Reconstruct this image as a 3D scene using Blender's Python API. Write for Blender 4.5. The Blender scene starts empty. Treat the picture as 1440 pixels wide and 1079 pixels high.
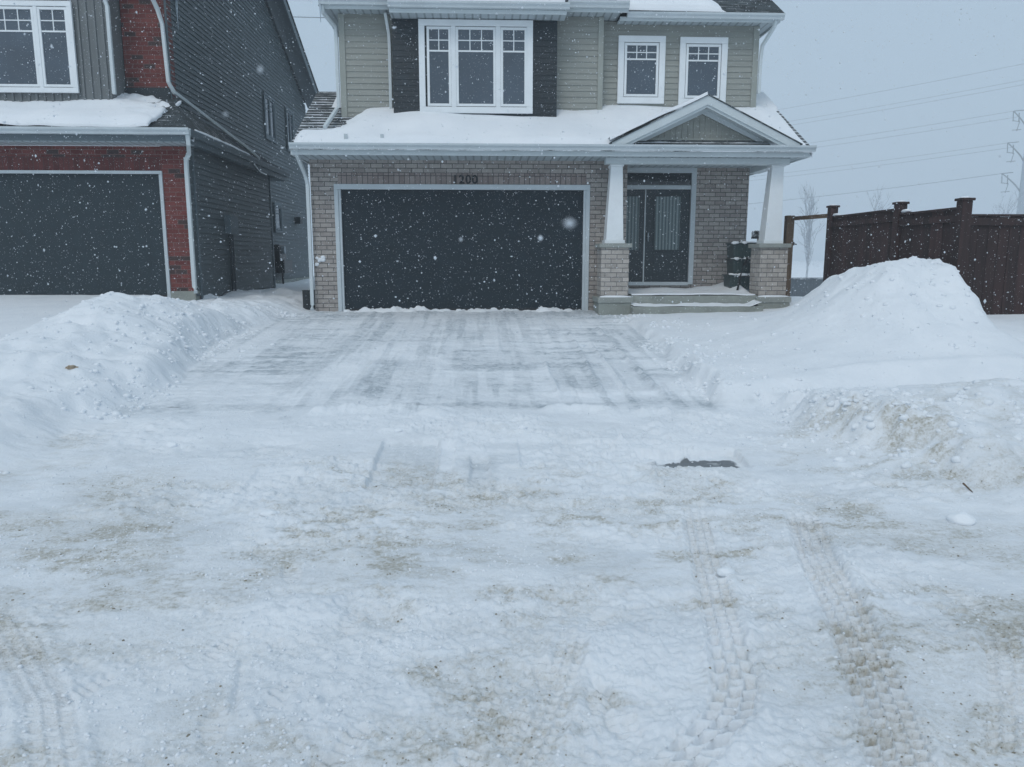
import bpy, bmesh, math, random
import numpy as np
from mathutils import Vector
R = math.radians
random.seed(7)
sc = bpy.context.scene
COL = sc.collection

# ------------------------------------------------------------------ camera model (used to measure the place)
F, PW, PH = 1060.0, 1440, 1079
PIT, YAW, EZ = R(9.4), R(2.3), 1.6
def ray(px, py):
    x = (px - PW / 2) / F; y = (PH / 2 - py) / F
    f = (math.sin(YAW) * math.cos(PIT), math.cos(YAW) * math.cos(PIT), -math.sin(PIT))
    r = (math.cos(YAW), -math.sin(YAW), 0)
    u = (math.sin(YAW) * math.sin(PIT), math.cos(YAW) * math.sin(PIT), math.cos(PIT))
    return [f[i] + x * r[i] + y * u[i] for i in range(3)]
def at(px, py, Y):
    d = ray(px, py); t = Y / d[1]
    return d[0] * t, EZ + d[2] * t
def atX(px, py, X):
    d = ray(px, py); t = X / d[0]
    return d[1] * t, EZ + d[2] * t

# ------------------------------------------------------------------ mesh helpers
class MB:
    def __init__(s, xf=None):
        s.v = []; s.f = []; s.xf = xf
    def add(s, vs, fs):
        o = len(s.v)
        if s.xf: vs = [s.xf(p) for p in vs]
        s.v += [tuple(p) for p in vs]; s.f += [tuple(i + o for i in f) for f in fs]
        return s
    def box(s, x0, x1, y0, y1, z0, z1):
        return s.add([(x0,y0,z0),(x1,y0,z0),(x1,y1,z0),(x0,y1,z0),(x0,y0,z1),(x1,y0,z1),(x1,y1,z1),(x0,y1,z1)],
                     [(0,3,2,1),(4,5,6,7),(0,1,5,4),(1,2,6,5),(2,3,7,6),(3,0,4,7)])
    def frustum(s, c0, w0, d0, z0, c1, w1, d1, z1):
        v = []
        for c, w, d, z in ((c0, w0, d0, z0), (c1, w1, d1, z1)):
            v += [(c[0]-w/2,c[1]-d/2,z),(c[0]+w/2,c[1]-d/2,z),(c[0]+w/2,c[1]+d/2,z),(c[0]-w/2,c[1]+d/2,z)]
        return s.add(v, [(0,3,2,1),(4,5,6,7),(0,1,5,4),(1,2,6,5),(2,3,7,6),(3,0,4,7)])
    def prism(s, poly, y0, y1):            # polygon in x,z extruded along y
        n = len(poly)
        v = [(x, y0, z) for x, z in poly] + [(x, y1, z) for x, z in poly]
        return s.add(v, [tuple(range(n)), tuple(range(2*n-1, n-1, -1))] + [(i, (i+1) % n + 0, (i+1) % n + n, i + n) for i in range(n)])
    def prismx(s, poly, x0, x1):           # polygon in y,z extruded along x
        n = len(poly)
        v = [(x0, y, z) for y, z in poly] + [(x1, y, z) for y, z in poly]
        return s.add(v, [tuple(range(n)), tuple(range(2*n-1, n-1, -1))] + [(i, (i+1) % n, (i+1) % n + n, i + n) for i in range(n)])
    def tube(s, pts, r, n=8, r1=None, square=False):
        pts = [Vector(p) for p in pts]; k = len(pts)
        v = []; f = []
        for i, p in enumerate(pts):
            t = (pts[min(i+1, k-1)] - pts[max(i-1, 0)]).normalized()
            a = Vector((0, 0, 1)) if abs(t.z) < .9 else Vector((0, 1, 0))
            b = t.cross(a).normalized(); c = b.cross(t).normalized()
            rr = r if r1 is None else r + (r1 - r) * i / max(1, k-1)
            for j in range(n):
                th = 2 * math.pi * (j + (.5 if square else 0)) / n
                q = rr * (1.25 if square else 1)
                v.append(p + b * math.cos(th) * q + c * math.sin(th) * q)
        for i in range(k-1):
            for j in range(n):
                f.append((i*n+j, i*n+(j+1) % n, (i+1)*n+(j+1) % n, (i+1)*n+j))
        f.append(tuple(range(n-1, -1, -1))); f.append(tuple(range((k-1)*n, k*n)))
        return s.add(v, f)
    def blob(s, c, rx, ry, rz, seed=0, rough=.25, nu=10, nv=7):
        rnd = random.Random(seed); v = [(c[0], c[1], c[2]-rz)]; f = []
        for i in range(1, nv):
            th = math.pi * i / nv
            for j in range(nu):
                ph = 2*math.pi*j/nu; q = 1 + rnd.uniform(-rough, rough)
                v.append((c[0]+rx*q*math.sin(th)*math.cos(ph), c[1]+ry*q*math.sin(th)*math.sin(ph), c[2]-rz*q*math.cos(th)))
        v.append((c[0], c[1], c[2]+rz)); top = len(v)-1
        for j in range(nu): f.append((0, 1+(j+1) % nu, 1+j))
        for i in range(nv-2):
            for j in range(nu):
                a = 1+i*nu; f.append((a+j, a+(j+1) % nu, a+nu+(j+1) % nu, a+nu+j))
        a = 1+(nv-2)*nu
        for j in range(nu): f.append((a+j, a+(j+1) % nu, top))
        return s.add(v, f)
    def build(s, name, mat, parent=None, smooth=False, bevel=0, sub=0):
        off = Vector((0, 0, 0)); p = parent
        while p is not None: off += p.location; p = p.parent
        me = bpy.data.meshes.new(name)
        me.from_pydata([(x-off.x, y-off.y, z-off.z) for x, y, z in s.v], [], s.f)
        bm = bmesh.new(); bm.from_mesh(me); bmesh.ops.recalc_face_normals(bm, faces=bm.faces); bm.to_mesh(me); bm.free()
        o = bpy.data.objects.new(name, me); COL.objects.link(o); o.parent = parent
        me.materials.append(mat)
        if smooth: me.polygons.foreach_set('use_smooth', [True]*len(me.polygons))
        if bevel:
            m = o.modifiers.new('bevel', 'BEVEL'); m.width = bevel; m.segments = 2; m.limit_method = 'ANGLE'
        if sub:
            m = o.modifiers.new('sub', 'SUBSURF'); m.levels = m.render_levels = sub
        return o
def tag(o, label=None, cat=None, group=None, kind=None):
    if label: o['label'] = label
    if cat: o['category'] = cat
    if group: o['group'] = group
    if kind: o['kind'] = kind
    return o
def thing(name, label, cat, loc=(0, 0, 0), group=None):
    o = bpy.data.objects.new(name, None); COL.objects.link(o); o.location = loc; o.empty_display_size = .2
    return tag(o, label, cat, group)

# ------------------------------------------------------------------ materials
def newmat(name):
    m = bpy.data.materials.new(name); m.use_nodes = True
    nt = m.node_tree; nt.nodes.clear()
    out = nt.nodes.new('ShaderNodeOutputMaterial'); b = nt.nodes.new('ShaderNodeBsdfPrincipled')
    nt.links.new(b.outputs[0], out.inputs[0])
    return m, nt, b
def N(nt, t, **k):
    n = nt.nodes.new(t)
    for a, v in k.items():
        if a.startswith('i_'):
            key = a[2:]; key = int(key) if key.isdigit() else key.replace('_', ' ')
            n.inputs[key].default_value = v
        else: setattr(n, a, v)
    return n
def rgb(c): return (c[0], c[1], c[2], 1)
def mix(nt, fac, a, b, blend='MIX'):
    n = nt.nodes.new('ShaderNodeMix'); n.data_type = 'RGBA'; n.blend_type = blend
    for s, v in ((0, fac), (6, a), (7, b)):
        if isinstance(v, (int, float, tuple)): n.inputs[s].default_value = v
        else: nt.links.new(v, n.inputs[s])
    return n.outputs[2]
def noise(nt, scale, detail=4, rough=.6, vec=None, out=0):
    n = N(nt, 'ShaderNodeTexNoise'); n.inputs['Scale'].default_value = scale; n.inputs['Detail'].default_value = detail
    n.inputs['Roughness'].default_value = rough
    if vec is not None: nt.links.new(vec, n.inputs['Vector'])
    return n.outputs[out]
def ramp(nt, src, p0, p1, c0=(0,0,0,1), c1=(1,1,1,1)):
    r = nt.nodes.new('ShaderNodeValToRGB'); e = r.color_ramp.elements
    e[0].position = p0; e[1].position = p1; e[0].color = c0; e[1].color = c1
    nt.links.new(src, r.inputs[0]); return r.outputs[0]
def bump(nt, b, h, strength=.3, dist=.01):
    n = nt.nodes.new('ShaderNodeBump'); n.inputs['Strength'].default_value = strength; n.inputs['Distance'].default_value = dist
    nt.links.new(h, n.inputs['Height']); nt.links.new(n.outputs[0], b.inputs['Normal'])
def objvec(nt, scale=(1, 1, 1)):
    t = nt.nodes.new('ShaderNodeTexCoord'); m = nt.nodes.new('ShaderNodeMapping')
    m.inputs['Scale'].default_value = scale; nt.links.new(t.outputs['Object'], m.inputs[0]); return m.outputs[0]
def plain(name, c, rough=.5, var=.12, scale=6, metal=0, spec=.5, bmp=0.0, stretch=(1, 1, 1)):
    m, nt, b = newmat(name); v = objvec(nt, stretch)
    n = noise(nt, scale, 5, .65, v)
    lo = tuple(x*(1-var) for x in c)+(1,); hi = tuple(min(1, x*(1+var)) for x in c)+(1,)
    nt.links.new(ramp(nt, n, .3, .7, lo, hi), b.inputs['Base Color'])
    b.inputs['Roughness'].default_value = rough; b.inputs['Metallic'].default_value = metal
    b.inputs['Specular IOR Level'].default_value = spec
    if bmp: bump(nt, b, noise(nt, scale*6, 4, .6, v), .5, bmp)
    return m
def facevec(nt):
    """u along the wall (x or y by the face's normal), v = height"""
    tc = nt.nodes.new('ShaderNodeTexCoord'); g = nt.nodes.new('ShaderNodeNewGeometry')
    s = nt.nodes.new('ShaderNodeSeparateXYZ'); nt.links.new(tc.outputs['Object'], s.inputs[0])
    sn = nt.nodes.new('ShaderNodeSeparateXYZ'); nt.links.new(g.outputs['True Normal'], sn.inputs[0])
    ab = N(nt, 'ShaderNodeMath', operation='ABSOLUTE'); nt.links.new(sn.outputs[0], ab.inputs[0])
    gt = N(nt, 'ShaderNodeMath', operation='GREATER_THAN'); nt.links.new(ab.outputs[0], gt.inputs[0]); gt.inputs[1].default_value = .6
    mx = nt.nodes.new('ShaderNodeMix'); nt.links.new(gt.outputs[0], mx.inputs[0]); nt.links.new(s.outputs[0], mx.inputs[2]); nt.links.new(s.outputs[1], mx.inputs[3])
    c = nt.nodes.new('ShaderNodeCombineXYZ'); nt.links.new(mx.outputs[0], c.inputs[0]); nt.links.new(s.outputs[2], c.inputs[1])
    return c.outputs[0]
def brick(name, c1, c2, mortar, w=.215, h=.083, ms=.006, vert=False, dark=None, var=.15):
    m, nt, b = newmat(name); v = facevec(nt)
    if vert:
        mp = N(nt, 'ShaderNodeMapping'); nt.links.new(v, mp.inputs[0]); mp.inputs['Rotation'].default_value = (0, 0, R(90)); v = mp.outputs[0]
    t = N(nt, 'ShaderNodeTexBrick'); nt.links.new(v, t.inputs['Vector'])
    if vert: t.offset = 0
    t.inputs['Scale'].default_value = 1; t.inputs['Brick Width'].default_value = w; t.inputs['Row Height'].default_value = h
    t.inputs['Mortar Size'].default_value = ms; t.inputs['Mortar Smooth'].default_value = .15; t.inputs['Bias'].default_value = 0
    t.inputs['Color1'].default_value = rgb(c1); t.inputs['Color2'].default_value = rgb(c2); t.inputs['Mortar'].default_value = rgb(mortar)
    col = t.outputs[0]
    if dark:
        t2 = N(nt, 'ShaderNodeTexBrick'); nt.links.new(v, t2.inputs['Vector'])
        t2.inputs['Scale'].default_value = 1; t2.inputs['Brick Width'].default_value = w; t2.inputs['Row Height'].default_value = h
        t2.inputs['Mortar Size'].default_value = 0; t2.inputs['Bias'].default_value = 0
        t2.inputs['Color1'].default_value = (0, 0, 0, 1); t2.inputs['Color2'].default_value = (1, 1, 1, 1); t2.inputs['Mortar'].default_value = (0, 0, 0, 1)
        f = ramp(nt, t2.outputs[0], .84, .88)
        f2 = N(nt, 'ShaderNodeMath', operation='MULTIPLY'); nt.links.new(f, f2.inputs[0]); f2.inputs[1].default_value = .85
        inv = N(nt, 'ShaderNodeMath', operation='SUBTRACT'); inv.inputs[0].default_value = 1; nt.links.new(t.outputs[1], inv.inputs[1])
        f3 = N(nt, 'ShaderNodeMath', operation='MULTIPLY'); nt.links.new(f2.outputs[0], f3.inputs[0]); nt.links.new(inv.outputs[0], f3.inputs[1])
        col = mix(nt, f3.outputs[0], col, rgb(dark))
    ov = objvec(nt)
    col = mix(nt, 1.0, col, ramp(nt, noise(nt, 9, 6, .7, ov), .25, .75, (1-var*1.6,)*3+(1,), (1+var,)*3+(1,)), 'MULTIPLY')
    col = mix(nt, ramp(nt, noise(nt, 2.3, 7, .75, ov), .62, .8, (0,0,0,1), (.22,.22,.22,1)), col, (.62, .66, .7, 1))
    nt.links.new(col, b.inputs['Base Color']); b.inputs['Roughness'].default_value = .88
    inv = N(nt, 'ShaderNodeMath', operation='SUBTRACT'); inv.inputs[0].default_value = 1; nt.links.new(t.outputs[1], inv.inputs[1])
    hh = N(nt, 'ShaderNodeMath', operation='ADD'); nt.links.new(inv.outputs[0], hh.inputs[0])
    q = N(nt, 'ShaderNodeMath', operation='MULTIPLY'); nt.links.new(noise(nt, 60, 3, .6, ov), q.inputs[0]); q.inputs[1].default_value = .4
    nt.links.new(q.outputs[0], hh.inputs[1]); bump(nt, b, hh.outputs[0], .9, .008)
    return m
def shingle(name, c, snow=.5):
    """asphalt shingles, powder caught along the lower edge of every course"""
    m, nt, b = newmat(name)
    tc = nt.nodes.new('ShaderNodeTexCoord')
    t = N(nt, 'ShaderNodeTexBrick'); nt.links.new(tc.outputs['Object'], t.inputs['Vector'])
    t.inputs['Scale'].default_value = 1; t.inputs['Brick Width'].default_value = .3; t.inputs['Row Height'].default_value = .125
    t.inputs['Mortar Size'].default_value = .007
    t.inputs['Color1'].default_value = rgb([x*.6 for x in c]); t.inputs['Color2'].default_value = rgb([x*1.5 for x in c]); t.inputs['Mortar'].default_value = rgb([x*.25 for x in c])
    s = nt.nodes.new('ShaderNodeSeparateXYZ'); nt.links.new(tc.outputs['Object'], s.inputs[0])
    d = N(nt, 'ShaderNodeMath', operation='DIVIDE'); nt.links.new(s.outputs[1], d.inputs[0]); d.inputs[1].default_value = .125
    fr = N(nt, 'ShaderNodeMath', operation='FRACT'); nt.links.new(d.outputs[0], fr.inputs[0])
    line = ramp(nt, fr.outputs[0], .1, .5, (1,1,1,1), (0,0,0,1))
    v2 = objvec(nt, (1, 3, 1)); n = noise(nt, 2.2, 7, .75, v2)
    a = N(nt, 'ShaderNodeMath', operation='MULTIPLY_ADD'); nt.links.new(line, a.inputs[0]); a.inputs[1].default_value = .24; nt.links.new(n, a.inputs[2])
    f = ramp(nt, a.outputs[0], .78-.25*snow, .95-.25*snow)
    nt.links.new(mix(nt, f, t.outputs[0], (.78, .82, .86, 1)), b.inputs['Base Color']); b.inputs['Roughness'].default_value = .95
    bump(nt, b, fr.outputs[0], .5, .01)
    return m

WB = (.74, .79, .83)
M = dict(
    trim=plain('white_trim', (.58,.64,.66), .5, .05, 3),
    trim_bright=plain('bright_white_vinyl', (.80,.84,.86), .45, .05, 3),
    gutter=plain('white_aluminium', (.52,.58,.61), .42, .07, 2.5),
    soffit=None,
    door=plain('dark_garage_paint', (.012,.022,.030), .5, .18, 5, spec=.3, stretch=(1,1,2)),
    door_left=plain('hazed_garage_paint', (.022,.036,.045), .55, .15, 5, spec=.3),  # greyer than the other door: haze and reflection put into the colour
    siding=plain('beige_vinyl_siding', (.30,.312,.285), .6, .10, 2.2, bmp=.001, stretch=(.4,1,6)),
    siding_trim=plain('beige_corner_trim', (.32,.34,.31), .6, .06, 3),
    slate=plain('slate_blue_siding', (.078,.104,.116), .6, .2, 1.8, bmp=.001, stretch=(1,.4,6)),  # slate tone, lightened in the colour to suggest the snowy veil
    slate_soffit=plain('slate_soffit', (.075,.10,.115), .6, .08, 3),
    slate_trim=plain('slate_trim', (.10,.135,.155), .6, .08, 3),
    greyboard=plain('grey_board_siding', (.15,.165,.17), .65, .12, 3, stretch=(8,1,.6)),
    darkpanel=plain('charcoal_panel', (.012,.021,.028), .55, .2, 4),
    glass=None,
    concrete=plain('grey_concrete', (.27,.29,.265), .9, .18, 3, bmp=.003),
    cap=plain('stone_cap', (.30,.32,.30), .85, .1, 5, bmp=.002),
    wood_new=plain('weathered_brown_wood', (.12,.078,.048), .8, .3, 6, bmp=.003, stretch=(4,4,.4)),
    wood_grey=plain('grey_far_fence_wood', (.10,.125,.145), .85, .2, 4, stretch=(6,1,.4)),
    black=plain('black_plastic', (.012,.015,.018), .45, .2, 8),
    green=plain('dark_green_plastic', (.034,.058,.060), .45, .2, 6, bmp=.001),
    steel=plain('galvanised_steel', (.32,.37,.41), .5, .1, 1, metal=.3),  # pale tone stands in for haze over the distant pole
    wire=plain('wire_metal', (.12,.145,.165), .6, .1, 1),
    bark=plain('hazed_bark', (.45,.49,.53), .9, .25, 8),  # bark colour lightened so the distant trees look faded by haze
    doorpaint=plain('front_door_paint', (.016,.028,.036), .4, .15, 4),
    number=plain('black_house_number', (.01,.011,.013), .4, .1, 4),
    curtain=None, ice=None,
)
# fence boards
m, nt, b = newmat('stained_fence_wood'); v = facevec(nt)
t = N(nt, 'ShaderNodeTexBrick'); nt.links.new(v, t.inputs['Vector']); t.offset = 0
t.inputs['Scale'].default_value = 1; t.inputs['Brick Width'].default_value = .14; t.inputs['Row Height'].default_value = 50; t.inputs['Mortar Size'].default_value = 0
t.inputs['Color1'].default_value = (.026,.014,.013,1); t.inputs['Color2'].default_value = (.050,.025,.023,1)
g = noise(nt, 3, 6, .7, objvec(nt, (7, 7, .5)))
col = mix(nt, 1.0, t.outputs[0], ramp(nt, g, .3, .75, (.55,.5,.5,1), (1.5,1.4,1.4,1)), 'MULTIPLY')
nt.links.new(col, b.inputs['Base Color']); b.inputs['Roughness'].default_value = .8; bump(nt, b, g, .5, .004); M['fence'] = m
# soffit with fine ribs
m, nt, b = newmat('ribbed_soffit'); tc = nt.nodes.new('ShaderNodeTexCoord')
w = N(nt, 'ShaderNodeTexWave'); w.inputs['Scale'].default_value = 2.2; nt.links.new(tc.outputs['Object'], w.inputs['Vector'])
nt.links.new(ramp(nt, w.outputs[1], 0, .25, (.22,.26,.28,1), (.42,.48,.51,1)), b.inputs['Base Color']); b.inputs['Roughness'].default_value = .6; M['soffit'] = m
# window glass: dark room behind, glossy
def glassmat(name, c, rough=.06):
    m, nt, b = newmat(name); n = noise(nt, 1.2, 3, .5, objvec(nt))
    nt.links.new(ramp(nt, n, .3, .7, tuple(x*.8 for x in c)+(1,), tuple(x*1.2 for x in c)+(1,)), b.inputs['Base Color'])
    b.inputs['Roughness'].default_value = rough; b.inputs['Specular IOR Level'].default_value = .8
    bump(nt, b, n, .05, .02); return m
M['glass'] = glassmat('window_glass', (.060,.083,.11)); M['glass_dark'] = glassmat('dark_glass', (.010,.016,.022), .12)
m, nt, b = newmat('rippled_door_glass'); w = N(nt, 'ShaderNodeTexWave'); w.inputs['Scale'].default_value = 4.5; w.inputs['Distortion'].default_value = 1.2
nt.links.new(objvec(nt, (1, 0, .05)), w.inputs['Vector'])
nt.links.new(ramp(nt, w.outputs[1], .1, .9, (.08,.115,.12,1), (.20,.255,.265,1)), b.inputs['Base Color']); b.inputs['Roughness'].default_value = .25; M['curtain'] = m
m, nt, b = newmat('icicle_ice'); b.inputs['Base Color'].default_value = (.7,.8,.88,1); b.inputs['Roughness'].default_value = .15; b.inputs['Transmission Weight'].default_value = .5; M['ice'] = m
M['brick'] = brick('grey_beige_brick', (.30,.27,.25), (.44,.405,.375), (.12,.12,.12), ms=.0065)
M['brick_pier'] = brick('pale_pier_brick', (.36,.33,.30), (.52,.48,.44), (.18,.18,.18), ms=.006)
M['soldier'] = brick('soldier_brick', (.25,.205,.192), (.35,.30,.28), (.10,.095,.09), w=.28, h=.097, ms=.006, vert=True)
M['red'] = brick('red_brick', (.125,.026,.023), (.205,.054,.046), (.19,.12,.11), ms=.006, dark=(.035,.035,.035))
M['red_soldier'] = brick('red_soldier_brick', (.10,.024,.021), (.16,.042,.037), (.09,.05,.05), w=.28, h=.09, ms=.006, vert=True)
M['shingle'] = shingle('dusted_shingles', (.05,.06,.065), .75)
M['shingle_bare'] = shingle('bare_shingles', (.035,.045,.05), .15)
# fresh snow
def snowmat(name, rough_scale=18):
    m, nt, b = newmat(name); v = objvec(nt)
    n = noise(nt, rough_scale, 8, .7, v); n2 = noise(nt, 1.3, 3, .5, v)
    nt.links.new(ramp(nt, n2, .3, .7, (.80,.84,.88,1), (.87,.90,.93,1)), b.inputs['Base Color'])
    b.inputs['Roughness'].default_value = .75; b.inputs['Specular IOR Level'].default_value = .25
    bump(nt, b, n, .45, .012); return m
M['snow'] = snowmat('fresh_snow')
m, nt, b = newmat('ground_snow'); v = objvec(nt)
ad = N(nt, 'ShaderNodeAttribute', attribute_name='dirt'); ab_ = N(nt, 'ShaderNodeAttribute', attribute_name='bare'); ac = N(nt, 'ShaderNodeAttribute', attribute_name='asphalt')
n1 = noise(nt, 2.1, 5, .6, v); nf = noise(nt, 42, 6, .75, v); nm = noise(nt, 13, 6, .7, v); nfm = noise(nt, 30, 9, .8, v)
col = ramp(nt, n1, .3, .7, (.79,.83,.87,1), (.87,.90,.93,1))
def mmul(x, y):
    q = N(nt, 'ShaderNodeMath', operation='MULTIPLY'); q.use_clamp = True
    for i, t_ in enumerate((x, y)):
        if isinstance(t_, (int, float)): q.inputs[i].default_value = t_
        else: nt.links.new(t_, q.inputs[i])
    return q.outputs[0]
g1 = ramp(nt, nm, .36, .62, (.35,.35,.35,1), (1,1,1,1)); g2 = ramp(nt, nfm, .43, .57, (.32,.32,.32,1), (1,1,1,1)); g3 = ramp(nt, noise(nt, 60, 4, .8, v), .58, .66)
col = mix(nt, mmul(ab_.outputs['Fac'], g1), col, (.43,.48,.52,1))
col = mix(nt, mmul(mmul(ad.outputs['Fac'], g2), .80), col, (.42,.40,.335,1))
col = mix(nt, mmul(mmul(ad.outputs['Fac'], g3), .65), col, (.20,.175,.125,1))
mc = N(nt, 'ShaderNodeMath', operation='MULTIPLY_ADD'); nt.links.new(nm, mc.inputs[0]); mc.inputs[1].default_value = .6; nt.links.new(ac.outputs['Fac'], mc.inputs[2])
col = mix(nt, ramp(nt, mc.outputs[0], .65, 1.2), col, (.19,.21,.225,1))
nt.links.new(col, b.inputs['Base Color']); b.inputs['Roughness'].default_value = .72; b.inputs['Specular IOR Level'].default_value = .25
ms_ = N(nt, 'ShaderNodeMath', operation='MULTIPLY_ADD'); nt.links.new(nf, ms_.inputs[0]); ms_.inputs[1].default_value = .5; nt.links.new(nm, ms_.inputs[2])
bump(nt, b, ms_.outputs[0], .75, .016); M['ground'] = m

# ------------------------------------------------------------------ numpy noise
def vn(x, y, seed):
    xi = np.floor(x).astype(np.int64); yi = np.floor(y).astype(np.int64); fx = x - xi; fy = y - yi
    fx = fx*fx*fx*(fx*(fx*6-15)+10); fy = fy*fy*fy*(fy*(fy*6-15)+10)
    def h(a, b):
        n = (a*374761393 + b*668265263 + seed*1274126177) & 0x7fffffff
        n = ((n ^ (n >> 13))*1103515245 + 12345) & 0x7fffffff
        n = (n ^ (n >> 16)) & 0xffff
        return n / 65535.0
    a = h(xi, yi); b_ = h(xi+1, yi); c = h(xi, yi+1); d = h(xi+1, yi+1)
    return (a*(1-fx)+b_*fx)*(1-fy) + (c*(1-fx)+d*fx)*fy
def fbm(x, y, seed, oct=4, gain=.5):
    s = 0; a = 1; t = 0; 
    for i in range(oct):
        s = s + a*vn(x*2**i + 17.3*i, y*2**i - 9.1*i, seed+i); t += a; a *= gain
    return s/t
def ss(a, b, x):
    t = np.clip((x-a)/(b-a), 0, 1); return t*t*(3-2*t)
def lerpY(Y, pts): return np.interp(Y, [p[0] for p in pts], [p[1] for p in pts])

# ------------------------------------------------------------------ the ground
def geo(start, stop, d0, g, dmax=1e9):
    out = []; x = start; d = d0
    while x < stop: out.append(x); x += d; d = min(d*g, dmax)
    return out + [stop]
xr_ = np.arange(0, 1.8, .0065).tolist() + geo(1.8, 8.5, .007, 1.012, .032) + geo(8.6, 640, .05, 1.13)
XS = np.array(sorted(set([-x for x in xr_] + xr_)))
ys_ = [-640, -300, -150, -80, -40, -20, -12, -8, -5, -3, -2, -1, -.3, .3, .8, 1.2, 1.5, 1.7] + geo(1.8, 15.2, .006, 1.0028, .024) + geo(15.3, 640, .06, 1.12)
YS = np.array(ys_)
def ground_height(X, Y):
    base = lerpY(Y, [(5, 0), (5.9, .03), (8, .12), (14.4, .62), (18, .6), (26, .05), (60, 0)])
    wob = .10*(fbm(X*1.1, Y*1.1, 5, 3)-.5)*2
    # --- left bank
    xe = lerpY(Y, [(5,-3.62),(5.6,-3.58),(6.1,-3.55),(6.7,-3.54),(7.5,-3.5),(8.7,-3.47),(9.5,-3.62),(10.8,-3.82),(12.5,-3.75),(13.8,-3.3),(14.5,-3.2)]) \
        + .16*(fbm(X*0+Y*1.6, Y*.0+3.1, 11, 3)-.5)
    d = xe - X
    lump = fbm(X*1.6, Y*1.6, 21, 4); lump2 = fbm(X*5, Y*5, 23, 4)
    top = lerpY(Y, [(5.1,0),(5.5,.2),(6.2,.27),(7,.31),(8,.38),(9,.48),(10,.62),(11,.72),(12,.56),(13,.36),(13.8,.27),(14.6,.22),(17,.25),(20,.27),(26,.8),(40,.8)])
    wallw = lerpY(Y, [(5,.7),(7,.6),(9,.42),(12,.45),(14,.7)])
    fine_ = fbm(X*8, Y*8, 29, 4)
    prof = .5*ss(0, wallw, d + (lump-.5)*.18 + (fine_-.5)*.07) + .5*ss(.05, 1.3, d)
    zb = base + top*prof + prof*((lump-.5)*.30 + (lump2-.5)*.08 + (fine_-.5)*.05*ss(1.6,.1,d))
    ld = lerpY(Y, [(5,0),(6,.1),(9,.42),(14.4,.93),(40,.93)]) + .02*(lump-.5)
    side = ss(5.3, 6.5, -X + .5*(lump-.5)); side = side*ss(7.5, 9.0, Y)
    zl = zb*(1-side) + ld*side
    zl = np.where(Y > 13.3, np.maximum(zl, (.84+.05*(lump-.5))*ss(13.3, 14.6, Y)*ss(0, .9, d)), zl)
    left = ss(0, .05, d)
    # --- right yard
    xr = lerpY(Y, [(7.4,2.35),(8,2.39),(10,2.45),(12.4,2.5),(14,2.62)]) + .14*(fbm(Y*1.7+X*0, Y*0+8.8, 31, 3)-.5)
    d2 = X - xr
    E = lerpY(Y, [(7.4,.10),(7.8,.22),(8.4,.24),(9,.2),(10,.15),(12,.10),(14,.04)])
    Fv = lerpY(Y, [(7.4,.0),(8,.14),(9,.30),(10,.43),(11.5,.30),(13.5,.06),(16,.1),(20,0)])
    zy = base + E*ss(0, .18, d2+(lump-.5)*.16+(fine_-.5)*.06) + Fv*ss(.1, 3.0, d2) + .05*(lump-.5)*ss(0, .5, d2)
    zy = zy + .05*np.exp(-((Y-7.95)/.12)**2)*ss(.8, 1.6, d2)
    # boulevard bank right
    xc = lerpY(Y, [(3.8,3.5),(4.8,3.35),(5.4,3.2),(6.1,2.95),(6.5,2.8),(7.6,2.85)]) + .2*(fbm(Y*2+X*0, Y*0+1.8, 37, 3)-.5)
    d3 = X - xc
    B = lerpY(Y, [(4.0,.0),(4.7,.07),(5.2,.16),(5.9,.27),(6.6,.33),(7.1,.27),(7.6,.10),(7.9,.0)])
    zy2 = base + B*ss(-.05, .38, d3+(lump-.5)*.3+(fine_-.5)*.12) + (fine_-.5)*.10*ss(0,.3,d3)*ss(2.2,.6,d3)*ss(4.6,5.3,Y) + (lump-.5)*.07*ss(0, .6, d3)*ss(4.5, 5.5, Y)*ss(8, 7.2, Y) 
    yard_w = ss(7.3, 7.75, Y)
    zr = zy2*(1-yard_w) + zy*yard_w
    # dirty lumps near the kerb
    for (cx, cy, rx, ry, hh) in ((3.45,5.55,.45,.4,.14),(3.2,5.95,.35,.3,.10),(3.0,6.35,.4,.2,.08),(3.75,5.15,.3,.25,.08),(5.2,6.7,.8,.4,.13),(4.6,6.3,.5,.3,.08),(3.9,6.2,.6,.35,.06)):
        zr = zr + .8*hh*np.exp(-((X-cx)/rx)**2-((Y-cy)/ry)**2)*(.6+.9*lump2)
    # shovelled pile against the fence
    rid = lerpY(Y, [(9,0),(9.6,.42),(10.1,.68),(10.8,.67),(11.5,.57),(12.3,.42),(13,.27),(13.6,.10),(14.4,.0)])
    xcP = lerpY(Y, [(9,5.7),(10,5.82),(11,5.95),(14,6.15)])
    wL = lerpY(Y, [(9,1.25),(11,1.0),(12.4,.65),(13.1,.28),(14,.2)])
    dx = X - xcP; pl = np.where(dx < 0, np.exp(-np.maximum(-dx-.30, 0)**2/wL**2*1.7), (.95*ss(.66, .36, dx+.16*(lump2-.5))+.05*np.exp(-np.maximum(dx-.3,0)**2/.5)))
    front = ss(7.9, 10.1, Y)
    pile = np.maximum(rid, .68*front*(Y < 10.1))
    pile = pile*np.where(Y < 10.1, np.exp(-((X-5.8)/1.15)**2*(10.1-Y)*.35), 1)
    zr = zr + pile*pl*(1+.34*(lump-.5)+.22*(fbm(X*2.7+4, Y*2.7, 35, 3)-.5)) + .10*(lump2-.5)*pile*pl + .05*(fbm(X*9, Y*9, 39, 3)-.5)*pile*pl
    right = ss(-.02, .03, X-2.0)
    z = base + 0*X
    z = np.where(left > 0, z*(1-left)+zl*left, z)
    z = np.where((X > 2.0) & (Y > 3.8), zr, z)
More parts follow.
